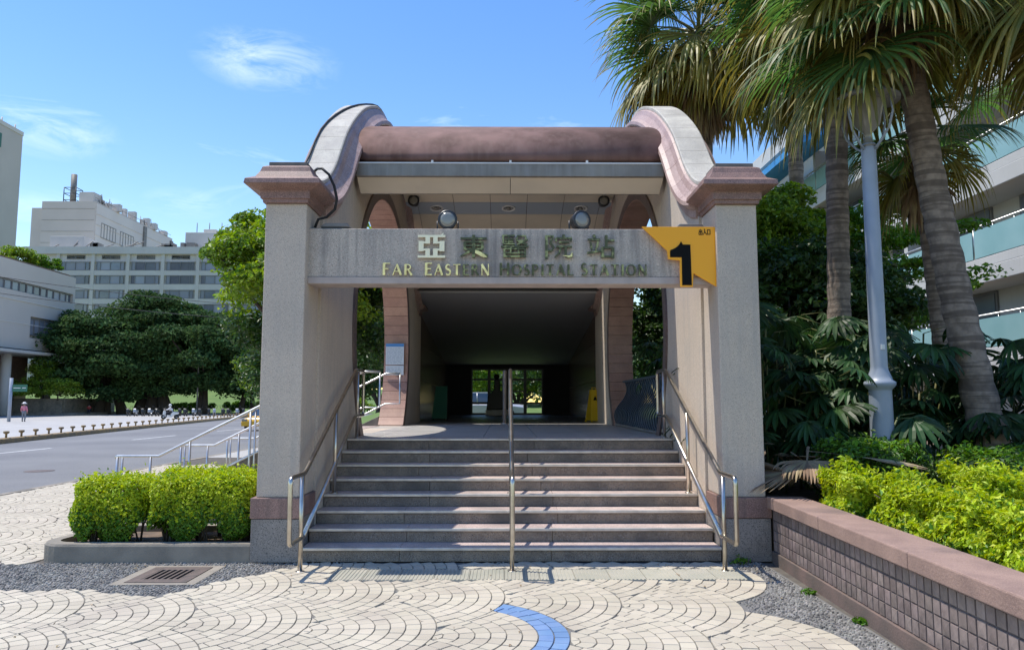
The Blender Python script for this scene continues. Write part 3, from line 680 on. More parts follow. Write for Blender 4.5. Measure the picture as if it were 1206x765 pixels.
# soffit panels follow the vault
SA, SBz, SZ = 3.55, 1.06, 5.12
def sof(t): return RC - SA * math.cos(t), SZ + SBz * math.sin(t)
tb = [R(8), R(30), R(52), R(74), R(96), R(118), R(126.5), R(136.5), R(150), R(166)]
def t_of_y(y): return math.acos((RC - y) / SA)
tb = [t_of_y(y) for y in (10.95, 11.6, 12.6, 13.7, 14.8, 15.75, 16.22, 16.78, 17.35, 17.85)]
xs = [-2.25, -1.95, -1.17, -.39, .39, 1.17, 1.95, 2.25]; xs = [-2.25, -2.0, -1.2, -.4, .4, 1.2, 2.0, 2.25]
for j in range(len(tb) - 1):
    for i in range(len(xs) - 1):
        mb = MB(); V = []
        for k in range(4):
            y, z = sof(tb[j] + .003 + (tb[j + 1] - tb[j] - .006) * k / 3)
            V += [(xs[i] + .005, y, z), (xs[i + 1] - .005, y, z), (xs[i + 1] - .005, y, z + .02), (xs[i] + .005, y, z + .02)]
        mb.add(V, [(k * 4 + q, k * 4 + (q + 1) % 4, (k + 1) * 4 + (q + 1) % 4, (k + 1) * 4 + q) for k in range(3) for q in range(4)] + [(0, 1, 2, 3), (12, 13, 14, 15)])
        o = mb.build('ceiling_panel', 'bluegrey' if j == 6 else 'cream', roof)
        if j == 6: o['label'] = 'blue-grey ceiling panel'
# downlights in the blue band, spotlights
def dl(x, y, m=('white', 'lens')):
    t = t_of_y(y); yy, zz = sof(t); nrm = Vector((0, (yy - RC) / SA ** 2, (zz - SZ) / SBz ** 2)).normalized()
    return yy, zz, nrm
for x in (-1.6, 0, 1.6):
    yy, zz, nrm = dl(x, 16.5)
    mb = MB(); mb.lathe([(.155, .0), (.15, -.018), (.125, -.02), (.115, -.004)], n=20); mb.lathe([(.115, -.002), (.113, -.004)], n=20, mi=1); mb.lathe([(.05, -.003), (.045, -.03), (.02, -.04)], n=12, mi=2)
    o = mb.build('downlight', ['white', 'lampgrey', 'lens'], roof); o.location = (x, yy, zz); o.rotation_euler = nrm.to_track_quat('Z', 'Y').to_euler()
# closing wall above the passage portal
mb = MB(); mb.box(-IN - .02, IN + .02, 18.4, 18.62, 4.40, 5.24); rw = SB(mb, 'rear_wall', 'concrete')
mb = MB(); mb.box(-2.62, -2.36, 18.3, 18.42, 1.2, 4.5); mb.box(2.36, 2.62, 18.3, 18.42, 1.2, 4.5); mb.box(-2.4, 2.4, 18.3, 18.42, 4.38, 4.5)
portal = None

# --- steps
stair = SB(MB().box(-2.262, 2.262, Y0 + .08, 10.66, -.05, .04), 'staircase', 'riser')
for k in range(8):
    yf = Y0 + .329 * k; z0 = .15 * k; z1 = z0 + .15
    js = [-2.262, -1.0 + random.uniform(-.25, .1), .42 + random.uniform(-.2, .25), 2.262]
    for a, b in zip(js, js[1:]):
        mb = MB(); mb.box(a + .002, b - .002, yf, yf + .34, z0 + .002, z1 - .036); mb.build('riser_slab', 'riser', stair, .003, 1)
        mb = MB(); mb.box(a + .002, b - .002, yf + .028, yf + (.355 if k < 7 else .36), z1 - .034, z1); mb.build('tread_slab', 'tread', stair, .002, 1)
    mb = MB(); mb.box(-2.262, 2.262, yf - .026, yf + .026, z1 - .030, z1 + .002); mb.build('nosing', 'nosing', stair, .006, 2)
# --- platform floor
mb = MB(); mb.box(-2.78, 2.78, Y0 + .329 * 7 + .36, 18.4, .0, 1.17)
plat = SB(mb, 'platform', 'grout')
tw = .78; y = Y0 + .329 * 7 + .362
rowsy = [y]
while y < 18.38: y = min(y + tw, 18.4); rowsy.append(y)
for a, b in zip(rowsy, rowsy[1:]):
    for i in range(7):
        x0 = -2.73 + i * .78; x1 = x0 + .78
        mb = MB(); mb.box(x0 + .004, x1 - .004, a + .004, b - .004, 1.165, 1.2 + random.uniform(-.0006, .0006)); mb.build('floor_tile', 'platform', plat)

# --- passage behind the platform
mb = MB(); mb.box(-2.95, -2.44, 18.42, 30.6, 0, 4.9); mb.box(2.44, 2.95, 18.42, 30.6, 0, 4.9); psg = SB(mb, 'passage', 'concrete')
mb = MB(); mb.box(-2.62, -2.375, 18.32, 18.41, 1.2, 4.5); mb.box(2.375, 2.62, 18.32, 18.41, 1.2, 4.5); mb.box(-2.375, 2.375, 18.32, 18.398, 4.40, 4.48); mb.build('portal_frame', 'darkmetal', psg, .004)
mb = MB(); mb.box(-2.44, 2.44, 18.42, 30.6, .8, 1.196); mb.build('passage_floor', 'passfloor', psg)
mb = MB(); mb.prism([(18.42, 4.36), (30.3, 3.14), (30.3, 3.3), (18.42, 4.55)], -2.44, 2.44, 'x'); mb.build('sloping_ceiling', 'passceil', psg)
mb = MB(); mb.box(-2.95, 2.95, 18.63, 30.6, 4.9, 5.05); mb.build('passage_roof', 'concrete', psg)
for sx in (-1, 1):
    for i in range(8):
        for j in range(3):
            ya = 18.45 + i * 1.47; za = 1.2 + j * 1.06
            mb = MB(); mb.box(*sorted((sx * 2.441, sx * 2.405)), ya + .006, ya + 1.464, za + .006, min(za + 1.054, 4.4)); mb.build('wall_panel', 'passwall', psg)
# end wall with glazed doors
mb = MB()
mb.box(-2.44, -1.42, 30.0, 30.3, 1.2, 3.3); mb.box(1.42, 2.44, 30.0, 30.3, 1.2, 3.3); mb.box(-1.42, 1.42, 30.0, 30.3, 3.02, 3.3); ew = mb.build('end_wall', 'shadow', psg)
for i in range(4):
    x0 = -1.42 + i * .71
    mb = MB()
    mb.box(x0, x0 + .06, 30.05, 30.15, 1.2, 3.02); mb.box(x0 + .65, x0 + .71, 30.05, 30.15, 1.2, 3.02)
    for z in (1.2, 1.62, 2.55): mb.box(x0 + .06, x0 + .65, 30.06, 30.14, z, z + .08)
    mb.box(x0 + .06, x0 + .65, 30.06, 30.14, 2.95, 3.02)
    if i in (1, 2): mb.box(x0 + .06, x0 + .65, 30.065, 30.135, 2.1, 2.15)
    mb.build('door_leaf', 'darkmetal', psg)
mb = MB(); mb.lathe([(.09, 0), (.09, .02), (.045, .03), (.045, 1.22), (.02, 1.24)], n=12)
post = mb.build('steel_post', 'steelw'); post.location = (-.09, 17.7, 1.2); tag(post, 'round steel post standing in the middle of the dark passage mouth', 'post')

# --- side steps on the left
sst = thing('side_staircase', 'concrete side steps going down to the left from the platform', 'steps', (-2.8, 13.9, 0))
for k in range(8):
    z1 = .15 * (8 - k) - .0; xa = -2.80 - .3 * k
    mb = MB(); mb.box(xa - .32 + 2.8, xa + 2.8, -2.6, 2.6, z1 - .15 - (.0), z1 - .003 if k == 0 else z1)
    mb.build('step', 'tread', sst, .004, 1)
for yy in (-2.85, 2.6):
    mb = MB(); mb.prism([(-2.55, 0), (-2.55, .22), (-2.35, .30), (0.0, 1.40), (0, 0)], yy, yy + .24, 'y')
    mb.build('stringer_wall', 'kerb', sst, .01)

# ------------------------------------------------------------------ handrails
def rail_path(y_end, yp, z0, ytop, yt_end, dz):
    """level piece, slope, level piece"""
    sl = .15 / .329
    return y_end, yp, ytop, yt_end
def handrail(x, label, wallside):
    t = thing('handrail', label, 'handrail', (x, 7.93, 0), 0, 'steel handrails on the front steps')
    def P(y, z): return (0, y - 7.93, z)
    zu, zl = .97, .33; ya, yb, yc, yd = 7.50, 8.02, 10.62, 11.2
    up = 1.18 / (yc - yb)
    def rnd(pts, r=.06):
        out = [pts[0]]
        for a, b, c in zip(pts, pts[1:], pts[2:]):
            a, b, c = Vector(a), Vector(b), Vector(c); d1 = (a - b).normalized() * r; d2 = (c - b).normalized() * r
            for k in range(5):
                s = k / 4; out.append(tuple((b + d1).lerp(b, s).lerp(b.lerp(b + d2, s), s)))
        out.append(pts[-1]); return out
    mb = MB(); mb.tube(rnd([P(yb + .001, zl), P(ya, zl), P(ya, zu), P(yb, zu), P(yc, zu + 1.18), P(yd, zu + 1.18), P(yd, zl + 1.18), P(yc, zl + 1.18), P(yb, zl)]), .024, 10); mb.build('rail_loop', 'steel', t)
    for (yy, zb, zt) in ((7.93, -.01, zu), (9.42, .6, zu + (9.42 - yb) * up), (10.78, 1.2, zu + 1.18)):
        mb = MB(); mb.tube([P(yy, zb), P(yy, zt)], .0235, 10)
        mb.lathe([(.048, 0), (.046, .012), (.028, .016)], c=P(yy, zb + .002), n=14); mb.build('post', 'steel', t)
    return t
handrail(-2.15, 'steel looped handrail on the left of the steps, by the left pillar', -1)
handrail(2.17, 'steel looped handrail on the right of the steps, by the right pillar', 1)
handrail(0.0, 'steel handrail up the middle of the steps, seen end on', 0)
def siderail(y, x0, label, stop):
    t = thing('side_handrail', label, 'handrail', (x0, y, 0), 0, 'handrails of the left side steps')
    xs_ = x0 + .62; sl = .5; z = .94
    xe = -2.62; ze = z + (xe - xs_) * sl
    mb = MB(); mb.tube([(0, 0, z - .02), (.03, 0, z), (xs_ - x0, 0, z), (xe - x0, 0, ze), (xe - x0 + stop, 0, ze)], .021, 8)
    mb.tube([(xs_ - x0, 0, z - .64), (xe - x0, 0, ze - .64), (xe - x0 + stop, 0, ze - .64), (xe - x0 + stop, 0, ze)], .018, 8); mb.build('rail', 'steelw', t)
    for d in (.03, .5, 1.05, 1.9, 2.75):
        zz = z if d < .62 else z + (d - .62) * sl
        mb = MB(); mb.tube([(d, 0, 0), (d, 0, zz)], .019, 8)
        if d == 1.9 or d == .03: mb.tube([(d + .07, 0, 0), (d + .07, 0, zz)], .016, 8)
        mb.build('post', 'steelw', t)
siderail(11.0, -5.62, 'nearest steel handrail of the left side steps, above the hedge', .3)
siderail(13.7, -5.86, 'middle steel handrail of the left side steps', .3)
siderail(16.3, -5.98, 'farthest steel handrail of the left side steps', .3)

# ------------------------------------------------------------------ yellow exit sign
sg = thing('exit_sign', 'yellow exit sign with a large black number 1 on the right end of the beam', 'sign', (1.9, 8.45, 3.0))
mb = MB(); mb.prism([(1.47, 3.675), (2.30, 3.675), (2.315, 2.985), (2.045, 3.145), (2.035, 2.99), (1.895, 2.99), (1.895, 3.29), (1.765, 3.305), (1.755, 3.40)], 8.425, 8.45, 'y')
o = mb.build('panel', 'yellow', sg, .002, 1); o.location = (-1.9, -8.45, -3.0)
cv = arc(1.73, 3.555, .19, .155, -72, -18, 6)
mb = MB(); mb.prism([(1.785, 3.325), (1.785, 3.385)] + cv[0:] + [(1.93, 3.47), (2.015, 3.47), (2.022, 3.008), (1.915, 3.008), (1.915, 3.325)], 8.418, 8.4252, 'y')
o = mb.build('number', 'signblack', sg); o.location = (-1.9, -8.45, -3.0)
def flat(segs, x, z, w, h, nm):
    mb = MB()
    for s_ in segs:
        for (a, b), (c, d) in zip(s_[:-1], s_[1:]):
            A = Vector((x + a * w, z + b * h)); B = Vector((x + c * w, z + d * h)); dd = (B - A).normalized(); q = Vector((-dd.y, dd.x)) * .0035
            A = A - dd * .003; B = B + dd * .003
            mb.prism([tuple(A + q), tuple(B + q), tuple(B - q), tuple(A - q)], 8.421 + random.uniform(-.0005, .0005), 8.4252, 'y')
    o = mb.build(nm, 'signblack', sg); o.location = (-1.9, -8.45, -3.0)
flat([[(.5, 1), (.5, 0)], [(.15, .85), (.15, .5), (.85, .5), (.85, .85)], [(.05, .4), (.05, 0), (.95, 0), (.95, .4)]], 2.115, 3.585, .04, .06, 'small_character')
flat([[(.5, 1), (.45, .5), (.05, 0)], [(.3, 1), (.5, 1)], [(.48, .6), (1, 0)]], 2.163, 3.585, .04, .06, 'small_character')
flat([[(.1, .92), (.9, .92), (.9, .05), (.1, .05), (.1, .92)]], 2.21, 3.585, .036, .06, 'small_character')

# ------------------------------------------------------------------ floodlights, lamp boxes, spotlights, cable
def flood(x, rz, label):
    t = thing('floodlight', label, 'floodlight', (x, 8.66, 3.665), rz, 'floodlights standing on the beam')
    mb = MB(); mb.lathe([(.03, .10), (.07, .09), (.098, .03), (.105, -.06), (.112, -.075), (.112, -.09), (.095, -.092)], c=(0, 0, .125), n=24, ax='y'); mb.build('housing', 'darkmetal', t)
    mb = MB(); mb.lathe([(.086, -.08), (.084, -.0935), (.05, -.0965), (.01, -.098)], c=(0, 0, .125), n=24, ax='y'); mb.build('lens', 'lens', t)
    mb = MB(); mb.tube([(-.12, 0, .125), (-.12, 0, .03), (-.10, 0, .012), (.10, 0, .012), (.12, 0, .03), (.12, 0, .125)], .009, 6); mb.box(-.13, .13, -.05, .05, 0, .014); mb.build('yoke', 'darkmetal', t)
flood(-.74, .05, 'round black floodlight on the beam above the first gold character')
flood(.78, .35, 'round black floodlight turned aside on the beam above the last characters')
for (x, lb) in ((-2.02, 'flat grey lamp box lying on the left end of the beam'), (2.05, 'flat grey lamp box lying on the beam above the yellow sign')):
    t = thing('lamp_box', lb, 'lamp', (x, 8.64, 3.665), 0)
    mb = MB(); mb.prism([(-.17, .03), (-.12, .075), (.14, .075), (.17, .03)], -.09, .09, 'y'); mb.build('housing', 'lampgrey', t, .008)
    mb = MB(); mb.box(-.16, .16, -.07, .07, 0, .03); mb.build('bracket', 'darkmetal', t)
for (x, lb) in ((-2.03, 'small round spotlight on the left of the porch ceiling'), (2.03, 'small round spotlight on the right of the porch ceiling')):
    yy, zz, nrm = dl(x, 15.95)
    t = thing('spotlight', lb, 'spotlight', (x, yy, zz), 0, 'spotlights under the porch ceiling')
    mb = MB(); mb.lathe([(.05, .1), (.10, .08), (.12, -.05), (.125, -.09), (.095, -.092)], c=(0, 0, -.10), n=20, ax='y'); mb.build('housing', 'darkmetal', t)
    mb = MB(); mb.lathe([(.086, -.08), (.084, -.0935), (.05, -.0965), (.01, -.098)], c=(0, 0, -.10), n=20, ax='y'); mb.build('lens', 'lens', t)
    mb = MB(); mb.tube([(0, 0, -.03), (0, 0, .02)], .02, 8); mb.build('bracket', 'darkmetal', t)
pts = []
for i in range(15):
    s_ = LEN * .5 - .55 - i * (LEN * .5 - .75) / 14; p, nn = at(s_); q = p + nn * .055; u = 2.36 + (.36) * smoothstep(0, 10, i)
    pts.append((-u, q.x, q.y))
mb = MB(); mb.tube(pts, .017, 6)
mb.tube([(-2.34, 8.8, 4.42), (-2.28, 8.72, 4.43), (-2.2, 8.62, 4.40), (-2.12, 8.62, 4.33), (-2.06, 8.64, 4.20), (-2.03, 8.66, 4.05), (-2.05, 8.66, 3.93), (-2.14, 8.64, 3.83), (-2.23, 8.62, 3.80), (-2.26, 8.6, 3.70)], .016, 6)
mb.tube([pts[-1], (-2.7, 9.0, 4.43), (-2.5, 8.95, 4.42), (-2.34, 8.8, 4.42)], .012, 6)
tag(mb.build('cable', 'cable'), 'loose black cable running over the left curved wall and dangling beside the cap', 'cable')

# ------------------------------------------------------------------ poster, wet floor sign, boards, machine, wavy railing
t = thing('notice_poster', 'blue and white notice in two sheets on the pink reveal left of the passage', 'poster', (-2.53, 16.93, 2.66))
for (z0, z1, nb_) in ((-.13, .34, True), (-.36, -.15, False)):
    mb = MB(); mb.box(-.20, .20, -.02, 0, z0, z1); o = mb.build('sheet', 'poster', t)
    mb = MB()
    if nb_: mb.box(-.20, .20, -.024, -.0205, z1 - .07, z1 - .002)
    mb.build('header', 'posterblue', o) if nb_ else None
    mb = MB(); zz = z1 - (.10 if nb_ else .04)
    while zz > z0 + .03:
        xx = -.17
        while xx < .15:
            w_ = random.uniform(.02, .09); mb.box(xx, min(xx + w_, .17), -.023, -.0205, zz - .008, zz); xx += w_ + .025
        zz -= .028
    mb.build('print', 'postertext', o)
t = thing('wet_floor_sign', 'yellow folding floor sign leaning by the right wall of the passage', 'floor sign', (2.2, 19.6, 1.2), .3)
for s_, nm in ((-1, 'front_panel'), (1, 'back_panel')):
    mb = MB(); V = [(-.16, s_ * .18, .03), (.16, s_ * .18, .03), (.09, s_ * .03, .82), (-.09, s_ * .03, .82)]; V += [(x, y + .012 * s_, z) for x, y, z in V]
    mb.add(V, [(0, 1, 2, 3), (7, 6, 5, 4), (0, 4, 5, 1), (1, 5, 6, 2), (2, 6, 7, 3), (3, 7, 4, 0)]); mb.box(-.17, -.12, s_ * .18 - .01, s_ * .18 + .01, 0, .05); mb.box(.12, .17, s_ * .18 - .01, s_ * .18 + .01, 0, .05)
    p_ = mb.build(nm, 'wetyellow', t, .004)
mb = MB(); mb.prism([(-.05, .55), (.05, .55), (0, .66)], -.185 + .11, -.16 + .06, 'y'); mb.build('symbol', 'signblack', t)
mb = MB(); mb.tube([(-.05, 0, .80), (-.05, 0, .87), (.05, 0, .87), (.05, 0, .80)], .014, 6); mb.build('grip', 'wetyellow', t)
t = thing('green_board', 'green leaning notice board inside the passage on the left', 'board', (-1.9, 21.5, 1.2), -.25)
mb = MB(); V = [(-.22, -.1, .04), (.22, -.1, .04), (.17, .1, .95), (-.17, .1, .95)]; V += [(x, y + .03, z) for x, y, z in V]
mb.add(V, [(0, 1, 2, 3), (7, 6, 5, 4), (0, 4, 5, 1), (1, 5, 6, 2), (2, 6, 7, 3), (3, 7, 4, 0)]); mb.build('board', 'green', t, .005)
mb = MB(); mb.tube([(-.2, .02, 0), (-.16, .13, .97)], .015, 6); mb.tube([(.2, .02, 0), (.16, .13, .97)], .015, 6); mb.tube([(0, .14, .9), (0, .4, 0)], .012, 6); mb.build('stand', 'darkmetal', t)
t = thing('floor_machine', 'dark upright machine on a white base in front of the passage doors', 'machine', (-.38, 28.6, 1.2))
mb = MB(); mb.box(-.42, .42, -.3, .3, 0, .22); mb.build('base', 'white', t, .03)
mb = MB(); mb.prism([(-.4, .22), (.4, .22), (.33, .75), (.12, .95), (.10, 1.35), (-.10, 1.35), (-.12, .95), (-.33, .75)], -.2, .2, 'y'); mb.build('body', 'black', t, .03)
mb = MB(); mb.lathe([(.03, 0), (.10, .05), (.11, .14), (.06, .21)], c=(-.02, 0, 1.34), n=12); mb.box(.2, .5, -.03, .03, 1.1, 1.4); mb.box(.1, .22, -.02, .02, 1.12, 1.16); mb.build('head', 'black', t)

rl = thing('wavy_railing', 'dark blue-grey railing of wavy slats across the right round opening', 'railing', (2.4, 13.7, 1.2))
yv = 11.35
while yv < 16.45:
    mb = MB(); V = []; nseg = 10
    for k in range(nseg + 1):
        q = k / nseg; z = .05 + q * .87; x = -.10 + .20 * smoothstep(.1, .95, q) - .045 * math.sin(q * 2 * pi); yy = .10 * math.sin(q * pi * 2) * .55
        V += [(x - .012, yy - .045, z), (x + .012, yy - .045 + .02, z), (x + .012, yy + .045 + .02, z), (x - .012, yy + .045, z)]
    mb.add(V, [(i * 4 + j, i * 4 + (j + 1) % 4, (i + 1) * 4 + (j + 1) % 4, (i + 1) * 4 + j) for i in range(nseg) for j in range(4)] + [(0, 1, 2, 3), tuple(nseg * 4 + j for j in range(4))], smooth=False)
    o = mb.build('slat', 'wavy', rl); o.location = (0, yv - 13.7, 0); yv += .205
mb = MB(); mb.box(.07, .13, -2.45, 2.8, .92, .96); mb.build('top_rail', 'wavy', rl); mb = MB(); mb.box(-.13, -.06, -2.45, 2.8, .02, .055); mb.build('bottom_rail', 'steelw', rl)

# ------------------------------------------------------------------ left planter and hedge
lp = thing('planter_kerb', 'low grey concrete kerb with a rounded end around the left hedge bed', 'planter kerb', (-3.9, 8.376, 0))
def rounded(x0, x1, y0, y1, r):
    pts = [(x1, y0)] + [(x0 + r - r * math.sin(R(a)), y0 + r - r * math.cos(R(a))) for a in range(0, 91, 15)] + [(x0 + r * .4, y1), (x1, y1)]
    return pts
o_ = rounded(-5.14, -2.81, 8.376, 9.75, .32); i_ = rounded(-5.0, -2.81, 8.52, 9.61, .2)
mb = MB(); n = len(o_); V = []
for z, pl in ((-.02, o_), (.165, o_), (.19, [(a * .985 + b * .015, c * .985 + d * .015) if k not in (0, n - 1) else (a, c + (.01 if k == 0 else -.01)) for k, ((a, c), (b, d)) in enumerate(zip(o_, [(-3.9, 9.06)] * n))]), (.19, i_), (.08, i_)): V += [(x, y, z) for x, y in pl]
mb.add(V, [(l * n + j, l * n + (j + 1) % n, (l + 1) * n + (j + 1) % n, (l + 1) * n + j) for l in range(4) for j in range(n)])
o = mb.build('kerb', 'kerb', lp); o.location = (3.9, -8.376, 0)
mb = MB(); mb.prism(i_, .0, .12, 'z'); o = mb.build('soil', 'soil', lp); o.location = (3.9, -8.376, 0)

def hedge_points(n, x0, x1, y0, y1, z0, z1, rg, wav=.05, under=.18, power=4):
    """points on a lumpy superellipsoid shell; returns centres, directions"""
    D = rg.normal(size=(n, 3)); D /= np.linalg.norm(D, axis=1)[:, None]
    c = np.array([(x0 + x1) / 2, (y0 + y1) / 2, (z0 + z1) / 2]); h = np.array([(x1 - x0) / 2, (y1 - y0) / 2, (z1 - z0) / 2])
    q = (np.abs(D) ** power).sum(1) ** (-1 / power); Pn = D * q[:, None]
    lump = 1 + wav * (np.sin(Pn[:, 0] * h[0] * 13 + 1) * np.cos(Pn[:, 1] * h[1] * 11) + .7 * np.sin(Pn[:, 2] * h[2] * 15 + Pn[:, 0] * h[0] * 9))
    depth = 1 - np.abs(rg.normal(size=n)) * .17
    C = c + Pn * h * (lump * np.minimum(depth, 1))[:, None]
    nn = np.sign(Pn) * np.abs(Pn) ** (power - 1) / h; nn /= np.linalg.norm(nn, axis=1)[:, None] + 1e-9
    return C, nn
def add_leaf_obj(name, parts, mats, parent, loc):
    Vs, Fs, Ms = [], [], []; o = 0
    for (V, F, mi) in parts:
        Vs.append(V - np.array(loc)); Fs.append(F + o); Ms.append(mi); o += len(V)
    return link(name, fast_mesh(name, np.concatenate(Vs), np.concatenate(Fs), mats, np.concatenate(Ms)), parent)
def shrub(name, label, cat, loc, boxes, n, size, mats=('leafY', 'leafG'), group=None, topz=.46, wav=.07, seed=1, stems=8, stem_z=0.1, holes=True):
    t = thing(name, label, cat, loc, 0, group); rg = np.random.default_rng(seed); parts = []
    for (x0, x1, y0, y1, z0, z1) in boxes:
        C, D = hedge_points(n, x0, x1, y0, y1, z0, z1, rg, wav)
        if holes:
            hh = (z1 - z0); low = (C[:, 2] - z0) / hh; ns = np.sin(C[:, 0] * 5.3 + seed) + np.sin(C[:, 0] * 9.1 + C[:, 1] * 4)
            keep = (low > .36) | (ns + low * 2.6 > .0); C, D = C[keep], D[keep]
        V, F = leaves(C, D * np.array([1, 1, 1.0]) + np.array([0, 0, .5]), size, .55, .55, rg)
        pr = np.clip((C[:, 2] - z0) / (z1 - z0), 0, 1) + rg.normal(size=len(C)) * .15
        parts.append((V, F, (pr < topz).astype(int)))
        # sprigs standing proud of the clipped surface
        k = n // 5; C2, D2 = hedge_points(k, x0, x1, y0, y1, z0 + .1, z1 + .015, rg, wav); up = D2[:, 2] > .3; C2 = C2[up] + np.array([0, 0, .02]) + rg.normal(size=(up.sum(), 3)) * np.array([.02, .02, .030])
        V, F = leaves(C2, rg.normal(size=C2.shape) * .5 + np.array([0, 0, 1]), size * 1.1, .5, .8, rg); parts.append((V, F, (rg.random(len(C2)) < .15).astype(int)))
    add_leaf_obj('foliage', parts, list(mats), t, loc)
    mb = MB()
    for k in range(stems):
        b = boxes[k % len(boxes)]; x = random.uniform(b[0] + .1, b[1] - .1) - loc[0]; y = random.uniform(b[2] + .12, b[3] - .12) - loc[1]
        for q in range(3):
            mb.tube([(x, y, stem_z - .05 - loc[2]), (x + random.uniform(-.06, .06), y + random.uniform(-.06, .06), stem_z + .2 - loc[2]), (x + random.uniform(-.16, .16), y + random.uniform(-.16, .16), b[5] - .15 - loc[2])], [.013, .009, .005], 5)
    tag(mb.build('stems', 'wood', t), kind='stuff')
    return t
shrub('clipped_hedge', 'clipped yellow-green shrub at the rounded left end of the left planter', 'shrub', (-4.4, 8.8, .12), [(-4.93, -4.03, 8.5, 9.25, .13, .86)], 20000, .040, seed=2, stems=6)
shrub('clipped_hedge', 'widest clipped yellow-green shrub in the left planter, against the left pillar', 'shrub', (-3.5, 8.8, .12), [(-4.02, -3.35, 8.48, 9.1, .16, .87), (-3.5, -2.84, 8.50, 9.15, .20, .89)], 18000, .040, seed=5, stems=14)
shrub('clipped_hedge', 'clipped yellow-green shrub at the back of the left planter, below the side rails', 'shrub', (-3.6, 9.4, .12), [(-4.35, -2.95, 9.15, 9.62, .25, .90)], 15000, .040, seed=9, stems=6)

# ------------------------------------------------------------------ right planter
rp = thing('planter_wall', 'brown glazed brick planter wall with a thick reddish concrete cap, right of the steps', 'planter wall', (2.7, 5.5, 0))
bw, bh = .098, .108
def wx(y): return 2.735 + (y - 5.4) * .028            # front face of the wall
mb = MB(); mb.prism([(wx(8.36) + .006, 8.36), (wx(2) + .006, 2.0), (wx(2) + .36, 2.0), (wx(8.36) + .36, 8.36)], 0, .56, 'z'); o = mb.build('core', 'brickgrout', rp); o.location = (-2.7, -5.5, 0)
mb = MB(); mb.prism([(wx(8.36) - .02, 8.36), (wx(2) - .02, 2.0), (wx(2) + .05, 2.0), (wx(8.36) + .05, 8.36)], -.02, .115, 'z'); o = mb.build('base_course', 'basecourse', rp, .006); o.location = (-2.7, -5.5, 0)
bms = []
for k in range(4):
    mb = MB(); e = .0035; d = .012
    V = [(0.02, e, e), (0.02, bw - e, e), (0.02, bw - e, bh - e), (0.02, e, bh - e)]
    V += [(0, a, b) for a, b in ((e + .004, e + .004), (bw - e - .004, e + .004), (bw - e - .004, bh - e - .004), (e + .004, bh - e - .004))]
    V += [(-.003 - .001 * k, bw / 2 + random.uniform(-.01, .01), bh / 2)]
    mb.add(V, [(0, 1, 5, 4), (1, 2, 6, 5), (2, 3, 7, 6), (3, 0, 4, 7), (4, 5, 8), (5, 6, 8), (6, 7, 8), (7, 4, 8)]); bms.append(mb.mesh('brick', 'brick'))
y = 8.34 - bw; nbk = 0
while y > 3.1:
    for j in range(4):
        link('brick', random.choice(bms), rp, (wx(y) - 2.7 - random.uniform(0, .0025), y - 5.5, .117 + j * bh), (0, 0, -.028 * 1))
    y -= bw
js = [8.35, 6.9, 5.3, 3.7, 2.0]
for a, b in zip(js, js[1:]):
    mb = MB(); a -= .002; b += .002
    mb.prism([(wx(a) - .06, a), (wx(b) - .06, b), (wx(b) + .33, b), (wx(a) + .33, a)], .565, .69, 'z'); o = mb.build('cap_stone', 'capred', rp, .012); o.location = (-2.7, -5.5, 0)
g = MB(); g.add([(2.85, -2, .53), (14.2, -2, .53), (14.2, 40, .53), (2.81, 40, .53)], [(0, 1, 2, 3)]); g.box(2.83, 14.2, -2, 40, 0, .50); struct('planting_bed', g, 'soil')

shr = [((3.16, 3.72, 7.3, 7.95, .5, .98), 'small golden-leaved shrub left of the lamp post, nearest the pillar'), ((3.30, 4.05, 6.45, 7.35, .5, .93), 'golden-leaved shrub directly before the lamp post'),
       ((3.32, 4.2, 5.5, 6.55, .5, .86), 'golden-leaved shrub along the middle of the planter cap'), ((3.30, 4.1, 4.4, 5.6, .5, .82), 'golden-leaved shrub at the near right corner of the planter'),
       ((4.1, 5.3, 5.2, 6.5, .5, .95), 'golden-leaved shrub behind the near row at the right edge'), ((4.05, 5.1, 6.55, 7.6, .5, 1.0), 'golden-leaved shrub to the right of the lamp post')]
for k, (b, lb) in enumerate(shr):
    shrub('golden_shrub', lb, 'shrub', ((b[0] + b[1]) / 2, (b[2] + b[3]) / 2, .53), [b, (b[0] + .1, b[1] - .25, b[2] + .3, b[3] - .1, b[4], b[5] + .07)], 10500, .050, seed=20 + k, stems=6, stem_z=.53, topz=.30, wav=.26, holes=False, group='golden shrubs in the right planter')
shr2 = [((3.5, 4.6, 8.2, 9.4, .5, 1.24), 'darker green shrub behind and left of the lamp post'), ((4.9, 6.2, 7.9, 9.2, .5, 1.16), 'dark green low shrub right of the lamp post, before the leaning palm'), ((6.0, 7.6, 8.0, 9.4, .5, 1.12), 'dark green low shrub at the foot of the leaning palm, at the right edge'),
        ((5.3, 6.6, 6.6, 7.9, .5, 1.12), 'green low shrub between the golden shrubs and the leaning palm')]
for k, (b, lb) in enumerate(shr2):
    shrub('green_shrub', lb, 'shrub', ((b[0] + b[1]) / 2, (b[2] + b[3]) / 2, .53), [b], 11000, .06, mats=('leafG', 'leafM'), seed=40 + k, stems=4, stem_z=.53, topz=.85, wav=.13, holes=False, group='green shrubs in the right planter')

